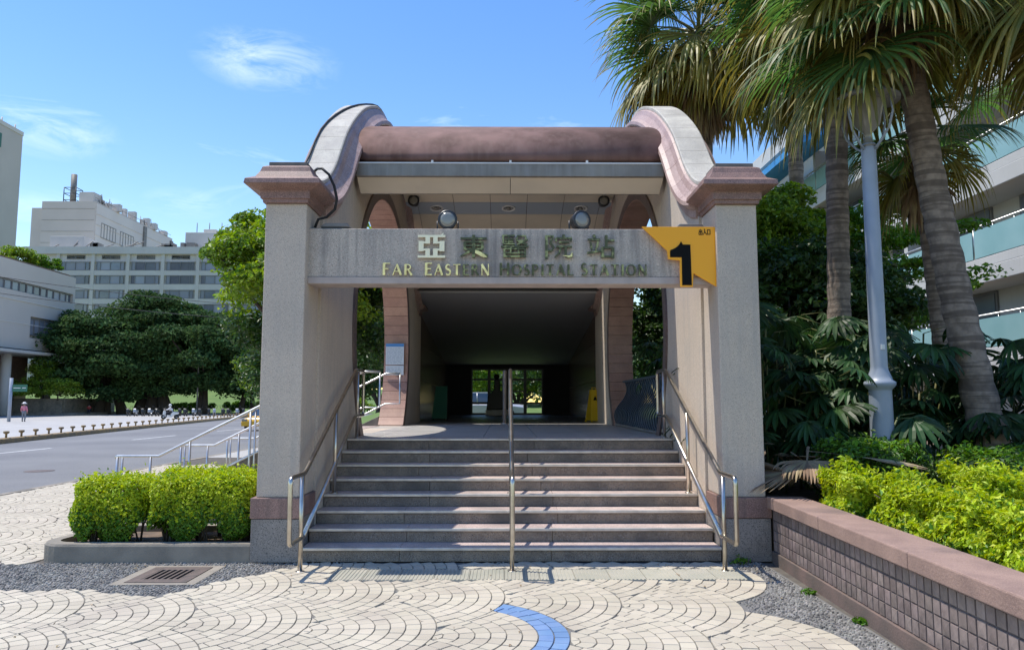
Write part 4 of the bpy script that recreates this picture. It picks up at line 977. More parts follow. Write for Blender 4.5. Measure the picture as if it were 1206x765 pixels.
# ------------------------------------------------------------------ lamp post
t = thing('street_lamp', 'tall pale blue-grey lamp post with a collar, rising from the right planter', 'street lamp', (4.57, 9.4, .5))
mb = MB(); mb.lathe([(.15, 0), (.142, .3), (.132, 1.34), (.135, 1.36), (.165, 1.385), (.185, 1.42), (.185, 1.45), (.15, 1.475), (.135, 1.52), (.105, 1.60), (.10, 1.64), (.098, 2.5), (.088, 4.4), (.084, 4.48)], n=24); mb.build('pole', 'polepaint', t)
for k in range(4):
    a = k * pi / 2 + .5; ca, sa = math.cos(a), math.sin(a)
    mb = MB(); mb.tube([(.05 * ca, .05 * sa, 4.38), (.16 * ca, .16 * sa, 4.46), (.30 * ca, .30 * sa, 4.62), (.36 * ca, .36 * sa, 4.82), (.33 * ca, .33 * sa, 5.05)], .016, 6); mb.build('arm', 'polepaint', t)
mb = MB(); mb.lathe([(.10, 4.44), (.06, 4.5), (.05, 4.62), (.15, 4.72), (.21, 5.02), (.22, 5.04)], n=20); mb.build('shade', 'lens', t)
mb = MB(); mb.lathe([(.40, 5.03), (.40, 5.07), (.30, 5.14), (.12, 5.22), (.03, 5.3)], n=24); mb.build('lamp_cap', 'lampgrey', t)
mb = MB(); mb.box(-.015, .03, -.11, -.097, 1.85, 1.91); mb.build('small_plate', 'white', t)

# ------------------------------------------------------------------ palms
def frond_mesh(elev, nseg, kind, seed, pet=1.15, blade=1.5):
    """petiole + fan blade with folded, drooping segments; grows along +X from the origin"""
    rg = random.Random(seed); V = []; F = []; mi = []
    d0 = Vector((math.cos(elev), 0, math.sin(elev))); p = Vector((0, 0, 0)); d = d0.copy(); sag = {'g': .10, 'y': .16, 'd': .22}[kind]
    pp = [p.copy()]
    for k in range(6):
        d = (d + Vector((0, 0, -1)) * sag * .6).normalized(); p = p + d * pet / 6; pp.append(p.copy())
    def add_tube(pts, r0, r1):
        for i, q in enumerate(pts):
            r = r0 + (r1 - r0) * i / (len(pts) - 1)
            for (a, b) in ((0, 1), (-1, -.4), (1, -.4)): V.append(q + Vector((0, a * r, b * r)))
        o = len(V) - 3 * len(pts)
        for i in range(len(pts) - 1):
            for k in range(3): F.append((o + i * 3 + k, o + i * 3 + (k + 1) % 3, o + (i + 1) * 3 + (k + 1) % 3, o + (i + 1) * 3 + k)); mi.append(0)
    add_tube(pp, .03, .012)
    side = Vector((0, 1, 0)); nrm = d.cross(side) * -1
    if nrm.z < 0: nrm = -nrm
    hub = pp[-1]
    for s in range(nseg):
        a = (s + .5) / nseg * 2 - 1; ang = a * R(118 if kind != 'd' else 85)
        L_ = blade * (1 - .28 * abs(a) ** 2) * rg.uniform(.85, 1.12)
        dr_ = (d * math.cos(ang) + side * math.sin(ang)).normalized(); q = hub.copy(); w = 2 * L_ * .48 * math.tan(R(118) / nseg) * .95
        perp0 = nrm.cross(dr_).normalized(); n_ = 9; tipn = rg.choice((0, 1, 2, 2, 3)); dd = (dr_ + nrm * .10).normalized()
        grav = {'g': .13, 'y': .2, 'd': .34}[kind] * rg.uniform(.6, 1.7); o = len(V); twist = rg.uniform(-.25, .25)
        for k in range(n_ + 1):
            f = k / n_
            wd_ = w * (f / .48 if f < .48 else (1 - (f - .48) / .52) ** .9) * .5 + .002
            pr = (perp0 + nrm * twist * f).normalized(); up = pr.cross(dd).normalized()
            if up.dot(nrm) < 0: up = -up
            V.extend([q - pr * wd_, q + up * wd_ * .45, q + pr * wd_])
            g_ = grav * (.25 if f < .45 else 1.9)
            dd = (dd + Vector((0, 0, -1)) * g_).normalized(); q = q + dd * L_ / n_
        for k in range(n_):
            for j in (0, 1): F.append((o + k * 3 + j, o + k * 3 + j + 1, o + (k + 1) * 3 + j + 1, o + (k + 1) * 3 + j)); mi.append(1 if kind != 'g' or k < n_ - tipn else 2)
    blade_m = {'g': 'frondG', 'y': 'frondY', 'd': 'frondD'}[kind]
    return fast_mesh('frond', np.array([tuple(v) for v in V]), np.array(F), ['petiole' if kind != 'd' else 'frondD', blade_m, 'frondY'], mi)
ELV = [75, 55, 35, 15, -5, -25, -45]
FG = {(e, v): frond_mesh(R(e), 46, 'g', e * 7 + v) for e in ELV for v in (0, 1)}
FY = {(e, v): frond_mesh(R(e), 38, 'y', e * 9 + v + 3) for e in (-5, -25, -45, -60) for v in (0, 1)}
FD = {v: frond_mesh(R(-72 - 4 * v), 28, 'd', 50 + v, pet=.8, blade=1.05) for v in (0, 1, 2)}
def palm(label, base, crown, r0, r1, nf, scale=1.0, dead=8, seed=1, group='tall fan palms right of the entrance', bend=.0, yellow=.3, rings=60):
    rr = random.Random(seed); b, c = Vector(base), Vector(crown)
    t = thing('fan_palm', label, 'palm tree', tuple(base), 0, group)
    mb = MB(); n = rings; K = 14; V = []
    for i in range(n + 1):
        f = i / n; p = b.lerp(c, f) - b + Vector((bend * math.sin(f * pi), 0, 0)); r = r0 + (r1 - r0) * f ** .7 + (.10 * r0 * math.exp(-f * 14)); r *= (1 + (.055 if i % 3 else -.03) + rr.uniform(-.012, .012))
        for k in range(K):
            a = 2 * pi * k / K; rk = r * (1 + .04 * math.sin(3 * a + f * 5)); V.append((p.x + rk * math.cos(a), p.y + rk * math.sin(a), p.z))
    mb.add(V, [(i * K + j, i * K + (j + 1) % K, (i + 1) * K + (j + 1) % K, (i + 1) * K + j) for i in range(n) for j in range(K)], smooth=True); mb.build('trunk', 'bark', t)
    mb = MB()
    for k in range(34):                                   # old leaf bases under the crown
        a = k * 2.4; z = (c - b).z - .15 - k * .018; q = (c - b); ro = r1 * .9
        mb.prism([(q.x + ro * math.cos(a) - .04, z), (q.x + ro * math.cos(a) + .04, z), (q.x + (ro + .12) * math.cos(a), z + .26)], q.y + ro * math.sin(a) - .03, q.y + ro * math.sin(a) + .03, 'y')
    mb.build('leaf_bases', 'frondD', t)
    for k in range(nf):
        f = (k + .5) / nf; e = 80 - 128 * f ** .85; e = min(ELV, key=lambda q: abs(q - e - rr.uniform(-8, 8)))
        me = FG[(e, rr.randint(0, 1))]
        if f > 1 - yellow: me = FY[(rr.choice((-25, -45, -60)) if f > .8 else rr.choice((-5, -25)), rr.randint(0, 1))]
        off = Vector((rr.uniform(-.08, .08), rr.uniform(-.08, .08), .18 * (1 - f)))
        link('frond', me, t, tuple(c - b + off), (rr.uniform(-.15, .15), rr.uniform(-.08, .08), k * 2.39996 + rr.uniform(-.2, .2)), scale * rr.uniform(.85, 1.1))
    for k in range(dead):
        link('dead_frond', FD[rr.randint(0, 2)], t, tuple(c - b + Vector((0, 0, -.15 - .06 * (k % 4)))), (rr.uniform(-.2, .2), 0, k * 2.4 + rr.uniform(-.3, .3)), scale * rr.uniform(.8, 1.1))
    return t
pb_palm = palm('thick leaning fan palm trunk at the right, nearest the camera on that side', (6.55, 10.2, .5), (5.30, 10.0, 7.9), .235, .155, 38, .95, 9, 3, bend=-.10, yellow=.40)
for (dz, rz_, e_, k_) in ((-.1, 200, -5, 'g'), (-.2, 222, -25, 'g'), (-.15, 186, -25, 'y'), (-.05, 235, 15, 'g'), (.0, 212, 15, 'g'), (-.3, 208, -25, 'y'), (-.1, 170, -5, 'g'), (-.1, 250, -5, 'g')):
    link('frond', (FG if k_ == 'g' else FY)[(e_, 1)], pb_palm, (-1.2, -.2, 6.75 + dz - .15), (0, 0, R(rz_)), 1.0)
palm('straight slender fan palm just left of the lamp post', (5.45, 12.6, .5), (5.66, 12.6, 8.7), .19, .165, 46, 1.08, 10, 8, yellow=.42)
palm('tall fan palm behind the right curved wall, its dead skirt hanging over it', (4.55, 16.6, .5), (4.35, 16.6, 10.0), .2, .17, 50, 1.12, 46, 12, yellow=.45)
palm('dark thin-trunked fan palm directly behind the thick leaning trunk', (7.95, 13.6, .5), (7.55, 13.6, 6.6), .17, .14, 18, .8, 14, 21, yellow=.3)
palm('fan palm whose crown hangs into the upper right corner, its trunk out of view', (7.6, 8.9, .5), (7.3, 8.9, 7.4), .24, .18, 34, 1.0, 6, 31, yellow=.35)
palm('farther fan palm between the curved wall and the slender palm', (7.4, 19.0, .5), (7.4, 19.0, 12.0), .2, .17, 30, 1.1, 16, 37)

# fallen fronds by the pillar
t = thing('fallen_fronds', 'dry fallen palm fronds heaped between the right pillar and the golden shrubs', 'fallen fronds', (3.2, 8.9, .53))
for k, (x, y, rz, ry) in enumerate([(-.1, -.2, .4, 1.05), (.15, .1, -.9, 1.2), (.0, -.25, 2.2, 1.1), (-.1, .2, 1.3, 1.0), (.35, -.1, 3.6, 1.15), (.2, .4, 5.0, 1.05), (-.2, -.3, .9, 1.25), (.1, -.35, -.3, 1.3), (.25, .0, 4.3, 1.2), (-.15, .0, 1.9, 1.3)]):
    link('dead_frond', FD[k % 3], t, (x, y, .42 + .03 * k), (0, -ry, rz), .62)
mb = MB(); mb.tube([(-.4, -.1, .5), (.1, -.45, .32), (.8, -1.0, .12)], [.03, .025, .015], 6); mb.tube([(-.35, .2, .45), (.3, -.25, .3), (.95, -.6, .16)], [.025, .02, .012], 6); mb.build('dry_stalk', 'frondD', t)

# ------------------------------------------------------------------ lady palms (undergrowth of dark fan leaves)
def hand_leaf(seed, nf=9, L_=.36):
    rg = random.Random(seed); V = []; F = []
    for s in range(nf):
        a = ((s + .5) / nf * 2 - 1) * R(100); l_ = L_ * (1 - .25 * abs(a) / R(100)) * rg.uniform(.9, 1.1); d = Vector((math.cos(a), math.sin(a), .12)); pr = Vector((-math.sin(a), math.cos(a), 0)); q = Vector((0, 0, 0)); o = len(V)
        for k in range(5):
            f = k / 4; w = .017 * (.35 + 1.3 * math.sin(min(1, f * 1.25) * pi * .62)) * (1 if f < .95 else .25)
            V += [q - pr * w, q + Vector((0, 0, -.010)), q + pr * w]; d = (d + Vector((0, 0, -.24))).normalized(); q = q + d * l_ / 4
        for k in range(4):
            for j in (0, 1): F.append((o + k * 3 + j, o + k * 3 + j + 1, o + (k + 1) * 3 + j + 1, o + (k + 1) * 3 + j))
    return fast_mesh('fan_leaf', np.array([tuple(v) for v in V]), np.array(F), 'leafR')
HL = [hand_leaf(k, 10 + k % 3, .34 + .05 * (k % 3)) for k in range(5)]
def lady_palm(label, x, y, h, n, seed, spread=.6, sc=1.0):
    rr = random.Random(seed); t = thing('lady_palm', label, 'fan-leaved plant', (x, y, .53), 0, 'dark fan-leaved plants behind the right planter')
    mb = MB()
    for k in range(n):
        a = rr.uniform(0, 2 * pi); r = spread * math.sqrt(rr.random()); z = h * (1 - .75 * rr.random() ** 1.2); bx, by = r * .5 * math.cos(a), r * .5 * math.sin(a); ex, ey = r * math.cos(a), r * math.sin(a)
        a2 = a + rr.uniform(-1.0, 1.0); pl = rr.uniform(.2, .4); tip = (ex + pl * math.cos(a2), ey + pl * math.sin(a2), z + rr.uniform(.02, .16))
        if k % 3 == 0: mb.tube([(bx, by, 0), (ex * .7, ey * .7, z * .6), (ex, ey, z)], .014, 5)
        mb.tube([(ex, ey, z), tip], .006, 4)
        link('fan_leaf', HL[rr.randint(0, 4)], t, tip, (rr.uniform(-.4, .4), rr.uniform(-.1, .7), a2 + rr.uniform(-.4, .4)), sc * rr.uniform(.85, 1.35))
    mb.build('stems', 'petiole', t); return t
lps = [('behind the right pillar, leftmost', 3.45, 10.2, 2.3, 30), ('just right of the pillar, over the fallen fronds', 4.1, 10.6, 2.0, 30), ('directly behind the lamp post', 4.9, 10.7, 2.2, 34), ('left of the leaning trunk, at its foot', 5.7, 10.9, 1.9, 36), ('low in front of the slender trunk', 5.1, 11.6, 2.4, 34),
       ('between the slender trunk and the dark trunk', 6.3, 11.9, 2.4, 36), ('right of the leaning trunk', 7.3, 10.8, 1.9, 32), ('at the right edge of the picture', 8.1, 10.4, 1.8, 32), ('behind the leaning trunk, before the white building', 7.2, 12.3, 2.1, 34), ('far back beside the slender trunk', 4.6, 13.0, 2.7, 32),
       ('seen low through the right round opening', 3.55, 14.6, 2.2, 34), ('seen through the right opening above the railing', 4.3, 16.0, 2.6, 34), ('before the dark trunk', 6.7, 10.2, 1.4, 26), ('low between the lamp post and the green shrub', 4.4, 9.9, 1.5, 28)]
for k, (w_, x, y, h, n) in enumerate(lps): lady_palm('dark green fan-leaved plant ' + w_, x, y, h, n, 60 + k, .62, 1.15)

# ------------------------------------------------------------------ leafy trees
def crown_parts(cen, rad, nclump, nleaf, size, rg, crad=.32, flat=.7, hollow=.55, shape=1.0, fmt=1):
    D = rg.normal(size=(nclump, 3)); D /= np.linalg.norm(D, axis=1)[:, None]; D[:, 2] = np.where(D[:, 2] < (-.45 if flat > .51 else -.97), -D[:, 2] * .6, D[:, 2])
    rr_ = (hollow + (1.12 - hollow) * rg.random(nclump) ** .6)[:, None]; cc = D * rr_ * rad
    Cs, Ds = [], []
    for i in range(nclump):
        k = int(nleaf * rg.uniform(.6, 1.4)); d = rg.normal(size=(k, 3)); d /= np.linalg.norm(d, axis=1)[:, None]; R_ = crad * min(rad) * rg.uniform(.55, 1.5)
        q = d * (rg.random(k) ** .45)[:, None] * R_ * np.array([1.15, 1.15, flat]); q[:, 2] = np.abs(q[:, 2]) * np.where(rg.random(k) < .75, 1, -1)
        Cs.append(cen + cc[i] + q); Ds.append(d * .6 + np.array([0, 0, .7]))
    C = np.concatenate(Cs); D2 = np.concatenate(Ds); V, F = leaves(C, D2, size, .6, .6, rg); return V, F, cc
def tree(name, label, cat, loc, crown_c, rad, nclump, nleaf, size, m, tr, seed, group=None, crad=.32, flat=.7, hollow=.45, limbs=9, trunks=1):
    rg = np.random.default_rng(seed); t = thing(name, label, cat, loc, 0, group); cen = np.array(crown_c)
    V, F, cc = crown_parts(cen, np.array(rad), nclump, nleaf, size, rg, crad, flat, hollow)
    link('crown', fast_mesh('crown', V, F, m), t)
    rr = random.Random(seed); mb = MB(); fork = Vector(crown_c) * .35; fork.z = max(.5, crown_c[2] - rad[2] * .8)
    for q in range(trunks):
        bx, by = (rr.uniform(-1, 1) * tr * 2.2, rr.uniform(-1, 1) * tr * 2) if trunks > 1 else (0, 0)
        mb.tube([(bx * 1.3, by * 1.3, -.1), (bx, by, fork.z * .4), (fork.x + bx * .5, fork.y + by * .5, fork.z)], [tr * 1.3, tr, tr * .8], 8)
    mb.build('trunk', 'wood', t); mb = MB()
    for k in range(limbs):
        e = Vector(cen + cc[rg.integers(0, len(cc))]); mid = fork.lerp(e, .5) + Vector((rr.uniform(-.3, .3), rr.uniform(-.3, .3), rr.uniform(-.1, .3))) * (tr * 2)
        mb.tube([tuple(fork), tuple(mid), tuple(e)], [tr * .55, tr * .33, tr * .1], 6)
    mb.build('limbs', 'wood', t); return t
by_ = 'dark banyans across the road'
tree('banyan_tree', 'leftmost dark spreading banyan across the road, before the beige building', 'tree', (-58, 112, -.1), (0, 0, 8.6), (8.6, 7, 6.2), 120, 520, .50, 'leafD', .7, 71, by_, trunks=4, flat=.5, crad=.34)
tree('banyan_tree', 'tallest dark banyan across the road, with a peaked crown', 'tree', (-52.5, 114, -.1), (0, 0, 10.0), (7.6, 7, 7.0), 120, 520, .50, 'leafD', .9, 72, by_, trunks=5, flat=.5, crad=.34)
tree('banyan_tree', 'dark banyan across the road behind the white scooter', 'tree', (-44.5, 113, -.1), (0, 0, 8.9), (7.9, 7, 5.8), 110, 520, .50, 'leafD', .5, 73, by_, trunks=2, flat=.5, crad=.34)
tree('banyan_tree', 'rightmost dark banyan across the road, beside the left pillar', 'tree', (-39.0, 116, -.1), (0, 0, 8.2), (6.6, 6, 5.2), 90, 520, .48, 'leafD', .4, 74, by_, trunks=2, flat=.5, crad=.34)
tree('roadside_tree', 'young light green tree at the right end of the banyans, above the taxi', 'tree', (-32.0, 104, -.1), (0, 0, 5.4), (3.6, 4, 3.6), 60, 320, .36, 'leafT', .25, 75, crad=.35)
tree('roadside_tree', 'light green tree rising close behind the left pillar', 'tree', (-6.3, 22, -.1), (0, 0, 5.3), (2.0, 2.2, 2.2), 75, 420, .15, 'leafT', .16, 76, crad=.33)
tree('roadside_tree', 'leafy green tree seen through the left round opening', 'tree', (-6.0, 24.5, -.1), (.1, 0, 4.3), (2.2, 2.0, 3.6), 80, 420, .17, 'leafM', .16, 77, crad=.36)
tree('roadside_tree', 'green tree behind the side steps, low and bushy', 'tree', (-8.3, 33, -.1), (0, 0, 3.1), (2.6, 2.0, 2.4), 55, 380, .2, 'leafM', .14, 78, crad=.36)
tree('broadleaf_tree', 'sunlit green tree right behind the right pillar', 'tree', (6.6, 19, .5), (0, 0, 4.5), (1.7, 1.7, 1.75), 70, 420, .14, 'leafT', .14, 79, crad=.33)
tree('broadleaf_tree', 'open-branched tree between the slender palm and the white building', 'tree', (9.3, 19.5, .5), (0, 0, 4.6), (2.5, 2.0, 1.9), 70, 230, .13, 'leafG', .12, 80, crad=.28, flat=.35, hollow=.2)
tree('broadleaf_tree', 'dark tree filling the gap above the fan-leaved plants', 'tree', (6.0, 16.0, .5), (0, 0, 2.6), (2.4, 1.6, 2.1), 70, 380, .15, 'leafM', .14, 81, crad=.36)
tree('broadleaf_tree', 'dark leafy tree seen high through the right round opening', 'tree', (5.3, 20.5, .5), (0, 0, 3.4), (1.9, 1.6, 2.8), 60, 380, .15, 'leafM', .14, 82, crad=.36)
tree('garden_tree', 'tree on the green behind the passage doors, left', 'tree', (-3.2, 46, -.1), (0, 0, 3.6), (3.2, 3, 2.6), 50, 240, .26, 'leafT', .2, 83)
tree('garden_tree', 'tree on the green behind the passage doors, right', 'tree', (3.4, 44, -.1), (0, 0, 3.3), (3.0, 3, 2.4), 50, 240, .26, 'leafM', .2, 84)
for k, (x, y, l2) in enumerate([(-11, 66, 'leftmost tree of the far green behind the passage'), (-5, 70, 'second tree from the left of the far green behind the passage'), (1, 67, 'middle tree of the far green behind the passage'), (7, 70, 'second tree from the right of the far green behind the passage'), (13, 66, 'rightmost tree of the far green behind the passage')]):
    tree('park_tree', l2, 'tree', (x, y, .8), (0, 0, 3.8), (4.4, 3, 5.0), 95, 420, .36, ['leafM', 'leafG', 'leafT', 'leafG', 'leafM'][k], .22, 130 + k, 'trees on the far green behind the passage', crad=.5, hollow=.1)
g = MB(); g.add([(-9, 31, .3), (14, 31, .3), (14, 75, 1.6), (-9, 75, 1.6)], [(0, 1, 2, 3)]); struct('back_lawn', g, 'grass')
for k, (x, y, sx_, h_, lb) in enumerate([(-66.5, 103.5, 3.4, 2.2, 'bright green bush on the far planter wall at the left edge'), (-60.5, 103.6, 2.6, 2.6, 'bright green bush on the far planter wall before the banyan'), (-63.6, 105.5, 1.7, 5.2, 'pale flowering small tree behind the far planter wall')]):
    tree('bush', lb, 'bush', (x, y, 2.0), (0, 0, h_ * .5), (sx_, 1.6, h_ * .5), 34, 220, .28, 'leafT', .1, 90 + k, crad=.5)

# ------------------------------------------------------------------ far planter wall
t = thing('far_planter_wall', 'long pale concrete planter wall across the road with a darker end face', 'wall', (-66, 104.8, -.1))
mb = MB(); mb.box(-40, 5.4, 0, .5, .35, 2.3); mb.box(5.0, 5.5, .5, 14, .35, 2.3); mb.build('wall', 'kerb', t, .03)
mb = MB(); mb.box(-40, 8, -1.0, 14, 0, .35); mb.build('step', 'kerb', t, .03)
mb = MB(); mb.box(-40, 5, .5, 14, .35, 2.1); mb.build('soil', 'soil', t)

# ------------------------------------------------------------------ hospital buildings across the road
def win_meshes(w, h, panes, key):
    """frame with mullions + panes (shared meshes), facing -Y, origin at the lower left"""
    e = .12; f = MB(); f.box(0, w, -.05, .25, 0, e); f.box(0, w, -.05, .25, h - e, h); xs_ = [0]
    for p in panes: xs_.append(xs_[-1] + p * w)
    for x in xs_: f.box(max(0, x - e / 2) , min(w, x + e / 2), -.04, .24, e, h - e)
    fm = f.mesh('window', 'frame'); out = []
    for a, b in zip(xs_, xs_[1:]):
        q = MB(); q.box(a + e / 2, b - e / 2, .10, .13, e, h - e); out.append((q.mesh('pane', 'winglass'), q.mesh('pane', 'curtain')))
    return fm, out
def put_window(par, wm, loc, rz=0, label=None):
    fm, ps = wm; w = link('window', fm, par, loc, (0, 0, rz))
    for a, b in ps: link('pane', b if random.random() < .45 else a, w)
    return w
# main block
hb = thing('hospital_building', 'long pale grey hospital block with rows of grouped windows behind the banyans', 'building', (-78, 175, 0))
mb = MB(); mb.box(-34, 32, .35, 18, 0, 37.4)
zr = [35.0, 33.1, 29.9, 26.5, 23.2, 19.8, 16.4, 13.0, 9.6]
for k in range(1, len(zr)): mb.box(-34, 32, 0, .36, zr[k] + 1.0 if False else zr[k] + 1.0, zr[k - 1] - 1.05 if k > 1 else 34.2)
mb.build('wall', 'hosp', hb)
mb = MB(); bays = [-26 + 8.1 * k for k in range(8)]
for x in bays: mb.box(x - .38, x + .38, -.05, .36, 0, 37.4)
mb.box(-34, 32, -.3, .1, 35.9, 37.6)
mb.build('pilasters', 'hosp', hb)
wm = win_meshes(6.4, 2.05, [.14, .36, .36, .14], 'm')
for k in range(1, len(zr)):
    for i, x in enumerate(bays[:-1]): put_window(hb, wm, (x + .85, .02, zr[k] - 1.03))
    put_window(hb, wm, (-33.4, .02, zr[k] - 1.03))
wv = win_meshes(4.2, .95, [.5, .5], 's')
for i, x in enumerate(bays[:-1]): put_window(hb, wv, (x + 1.9, .25, 34.75))
mb = MB(); mb.box(1.5, 15, 4, 14, 37.4, 42); mb.box(-30, -22, 3, 9, 37.4, 40.8); mb.box(15, 19, 5, 12, 37.4, 43); mb.box(5, 8, 6, 9, 42, 43.2); tag(mb.build('roof_hut', 'hosp', hb, .1), kind='stuff')
rm = MB()
for k in range(14): x = random.uniform(-20, 28); rm.box(x, x + random.uniform(.8, 2.4), 2, 4, 37.4, 37.4 + random.uniform(.5, 1.8))
for k in range(9): x = random.uniform(-31, -2); rm.tube([(x, 1.5, 37.4), (x + random.uniform(1, 5), 2, 38.4 + random.random())], .14, 5)
for x in (3, 6, 9, 16): rm.tube([(x, 7, 42), (x, 7, 45)], .1, 5)
tag(rm.build('roof_equipment', 'lampgrey', hb), kind='stuff')
# upper block with receding side
ub = thing('hospital_tower_block', 'taller beige block rising behind the grey hospital block, steel chimney on top', 'building', (-107.5, 196, 0))
mb = MB(); mb.box(-14, 0, 0, 46, 0, 54); mb.box(-17.2, -14, 1, 20, 0, 52.5); mb.box(-11, 0, 46, 70, 0, 52); mb.build('wall', 'hosp2', ub)
mb = MB(); mb.box(.0, .12, .3, 45.7, 0, 53.6)
for k in range(12): mb.box(.12, .25, .3, 45.7, 20 + k * 2.8, 20.05 + k * 2.8)
mb.build('side_cladding', 'hosp3', ub)
wq = win_meshes(7.5, 4.0, [.2] * 5, 'q')
for (y, w_) in ((3, 1), (13, 1)):
    for z in (45.0, 37.5): put_window(ub, wq, (.2, y, z), pi / 2)
for (y, h_) in ((26, 53.5), (44, 53), (58, 51)):
    mb = MB(); mb.box(-.3, .6, y, y + 1.6, 20, h_); mb.build('duct', 'lampgrey', ub, .1)
mb = MB()
for k in range(13): mb.box(-13.8, -.2, -.06, .0, 16 + k * 3, 16.06 + k * 3)
mb.build('panel_joint', 'lampgrey', ub)
mb = MB(); mb.tube([(-9.5, 6, 54), (-9.5, 6, 63)], .75, 12); mb.build('chimney', 'lampgrey', ub)
mb = MB()
for (dx, dy) in ((-1.6, -1.6), (1.6, -1.6), (1.6, 1.6), (-1.6, 1.6)): mb.tube([(-9.5 + dx, 6 + dy, 54), (-9.5 + dx, 6 + dy, 59)], .12, 5)
for z in (55.6, 57.4, 59): 
    for (a, b) in (((-1.6, -1.6), (1.6, -1.6)), ((1.6, -1.6), (1.6, 1.6)), ((1.6, 1.6), (-1.6, 1.6)), ((-1.6, 1.6), (-1.6, -1.6))): mb.tube([(-9.5 + a[0], 6 + a[1], z), (-9.5 + b[0], 6 + b[1], z)], .1, 4)
mb.build('chimney_frame', 'darkmetal', ub)
mb = MB()
for k in range(16):
    y = 2 + k * 2.7 + random.random(); h_ = random.uniform(.8, 3.2); x = random.uniform(-6, -.8); mb.box(x, x + random.uniform(.8, 2.5), y, y + random.uniform(.8, 2.2), 54, 54 + h_)
mb.box(-5, -1.2, 1, 5, 54, 56.8); tag(mb.build('roof_equipment', 'hosp', ub), kind='stuff')
mb = MB()
for k in range(30): y = random.uniform(1, 44); mb.tube([(-.6, y, 54), (-.6 + random.uniform(-1, .3), y + random.uniform(-1.5, 1.5), 54 + random.uniform(1, 3))], .10, 4)
mb.tube([(-.3, .3, 55.1), (-.3, 45.5, 55.1)], .07, 4); tag(mb.build('roof_pipes', 'lampgrey', ub), kind='stuff')
# low curved-front building on the left
lb = thing('beige_office_building', 'low beige tiled building with ribbon windows at the left edge', 'building', (-64.2, 84, 0))
mb = MB()
for (z0, z1) in ((8.7, 10.3), (13.2, 16.2), (17.55, 20.1)): mb.box(-30, 0, -30, 28.8, z0, z1)
mb.box(-30, -.5, -30, 28.8, 8.7, 20.0)
mb.box(-.5, 0, -30, 18.6, 10.3, 13.2); mb.box(-.5, 0, 28.3, 28.8, 10.3, 13.2); mb.box(-.5, 0, 26.8 + 1.5, 28.8, 16.2, 17.55)
mb.build('wall', 'hosp2', lb)
mb = MB(); mb.box(-25, -4, -25, 25, 0, 8.0); mb.build('ground_floor', 'passwall', lb)
mb = MB(); mb.box(-28, 1.6, -30, 27, 8.0, 8.4); mb.build('canopy', 'bldwhite', lb, .05)
for y in (5, 16, 25): mb = MB(); mb.tube([(-1.2, y, 0), (-1.2, y, 8.0)], .62, 14); mb.build('column', 'bldwhite', lb)
wr = win_meshes(4.6, 1.3, [.333] * 3, 'r')
for k in range(11): put_window(lb, wr, (-.28, -22 + k * 4.6, 16.22), pi / 2)
wl_ = win_meshes(4.8, 2.3, [.25] * 4, 'l')
for k in range(2):
    put_window(lb, wl_, (-.25, 18.7 + k * 4.8, 10.7), pi / 2)
wl2 = win_meshes(4.8, 1.5, [.25] * 4, 'l2')
mb = MB(); mb.box(-.02, .06, -30, 28.8, 12.0, 12.08); mb.box(-.02, .1, -30, 28.8, 15.0, 15.1); mb.build('string_course', 'hosp3', lb)
mb = MB(); mb.box(-20, -.4, -25, 28, 20.05, 20.4); mb.build('roof_bed', 'soil', lb)
for k, (x, y, w_, h_, l2) in enumerate([(-3, 10.5, 1.9, 2.6, 'roof bush at the left edge on the beige building'), (-3, 19.5, 2.6, 2.2, 'pale feathery roof bush on the beige building'), (-2.6, 25.5, 2.6, 2.5, 'rounded roof bush at the right end of the beige building roof')]):
    tree('roof_bush', l2, 'bush', (-64.2 + x, 84 + y, 20.1), (0, 0, h_ * .45), (w_, 1.6, h_ * .6), 26, 160, .32, 'leafT' if k != 2 else 'leafG', .08, 95 + k, crad=.5)
# tower at the left edge
tw_ = thing('beige_tower', 'tall plain beige tower cut by the left edge of the picture', 'building', (-85, 112, 0))
mb = MB(); mb.box(-26, 0, -8, 18.5, 0, 48.6); mb.build('wall', 'hosp2', tw_, .1)
mb = MB(); mb.box(0, .1, -8, 18.5, 48.2, 48.9)
for y in (13.5, 17): mb.tube([(-.5, y, 48.6), (-.5, y, 49.8)], .12, 5)
mb.build('parapet', 'hosp3', tw_)
mb = MB(); mb.prism([(10.2, 44.0), (12.6, 44.2), (12.6, 46.6), (10.2, 46.4)], .0, .3, 'x'); mb.build('sign_mark', 'green', tw_)

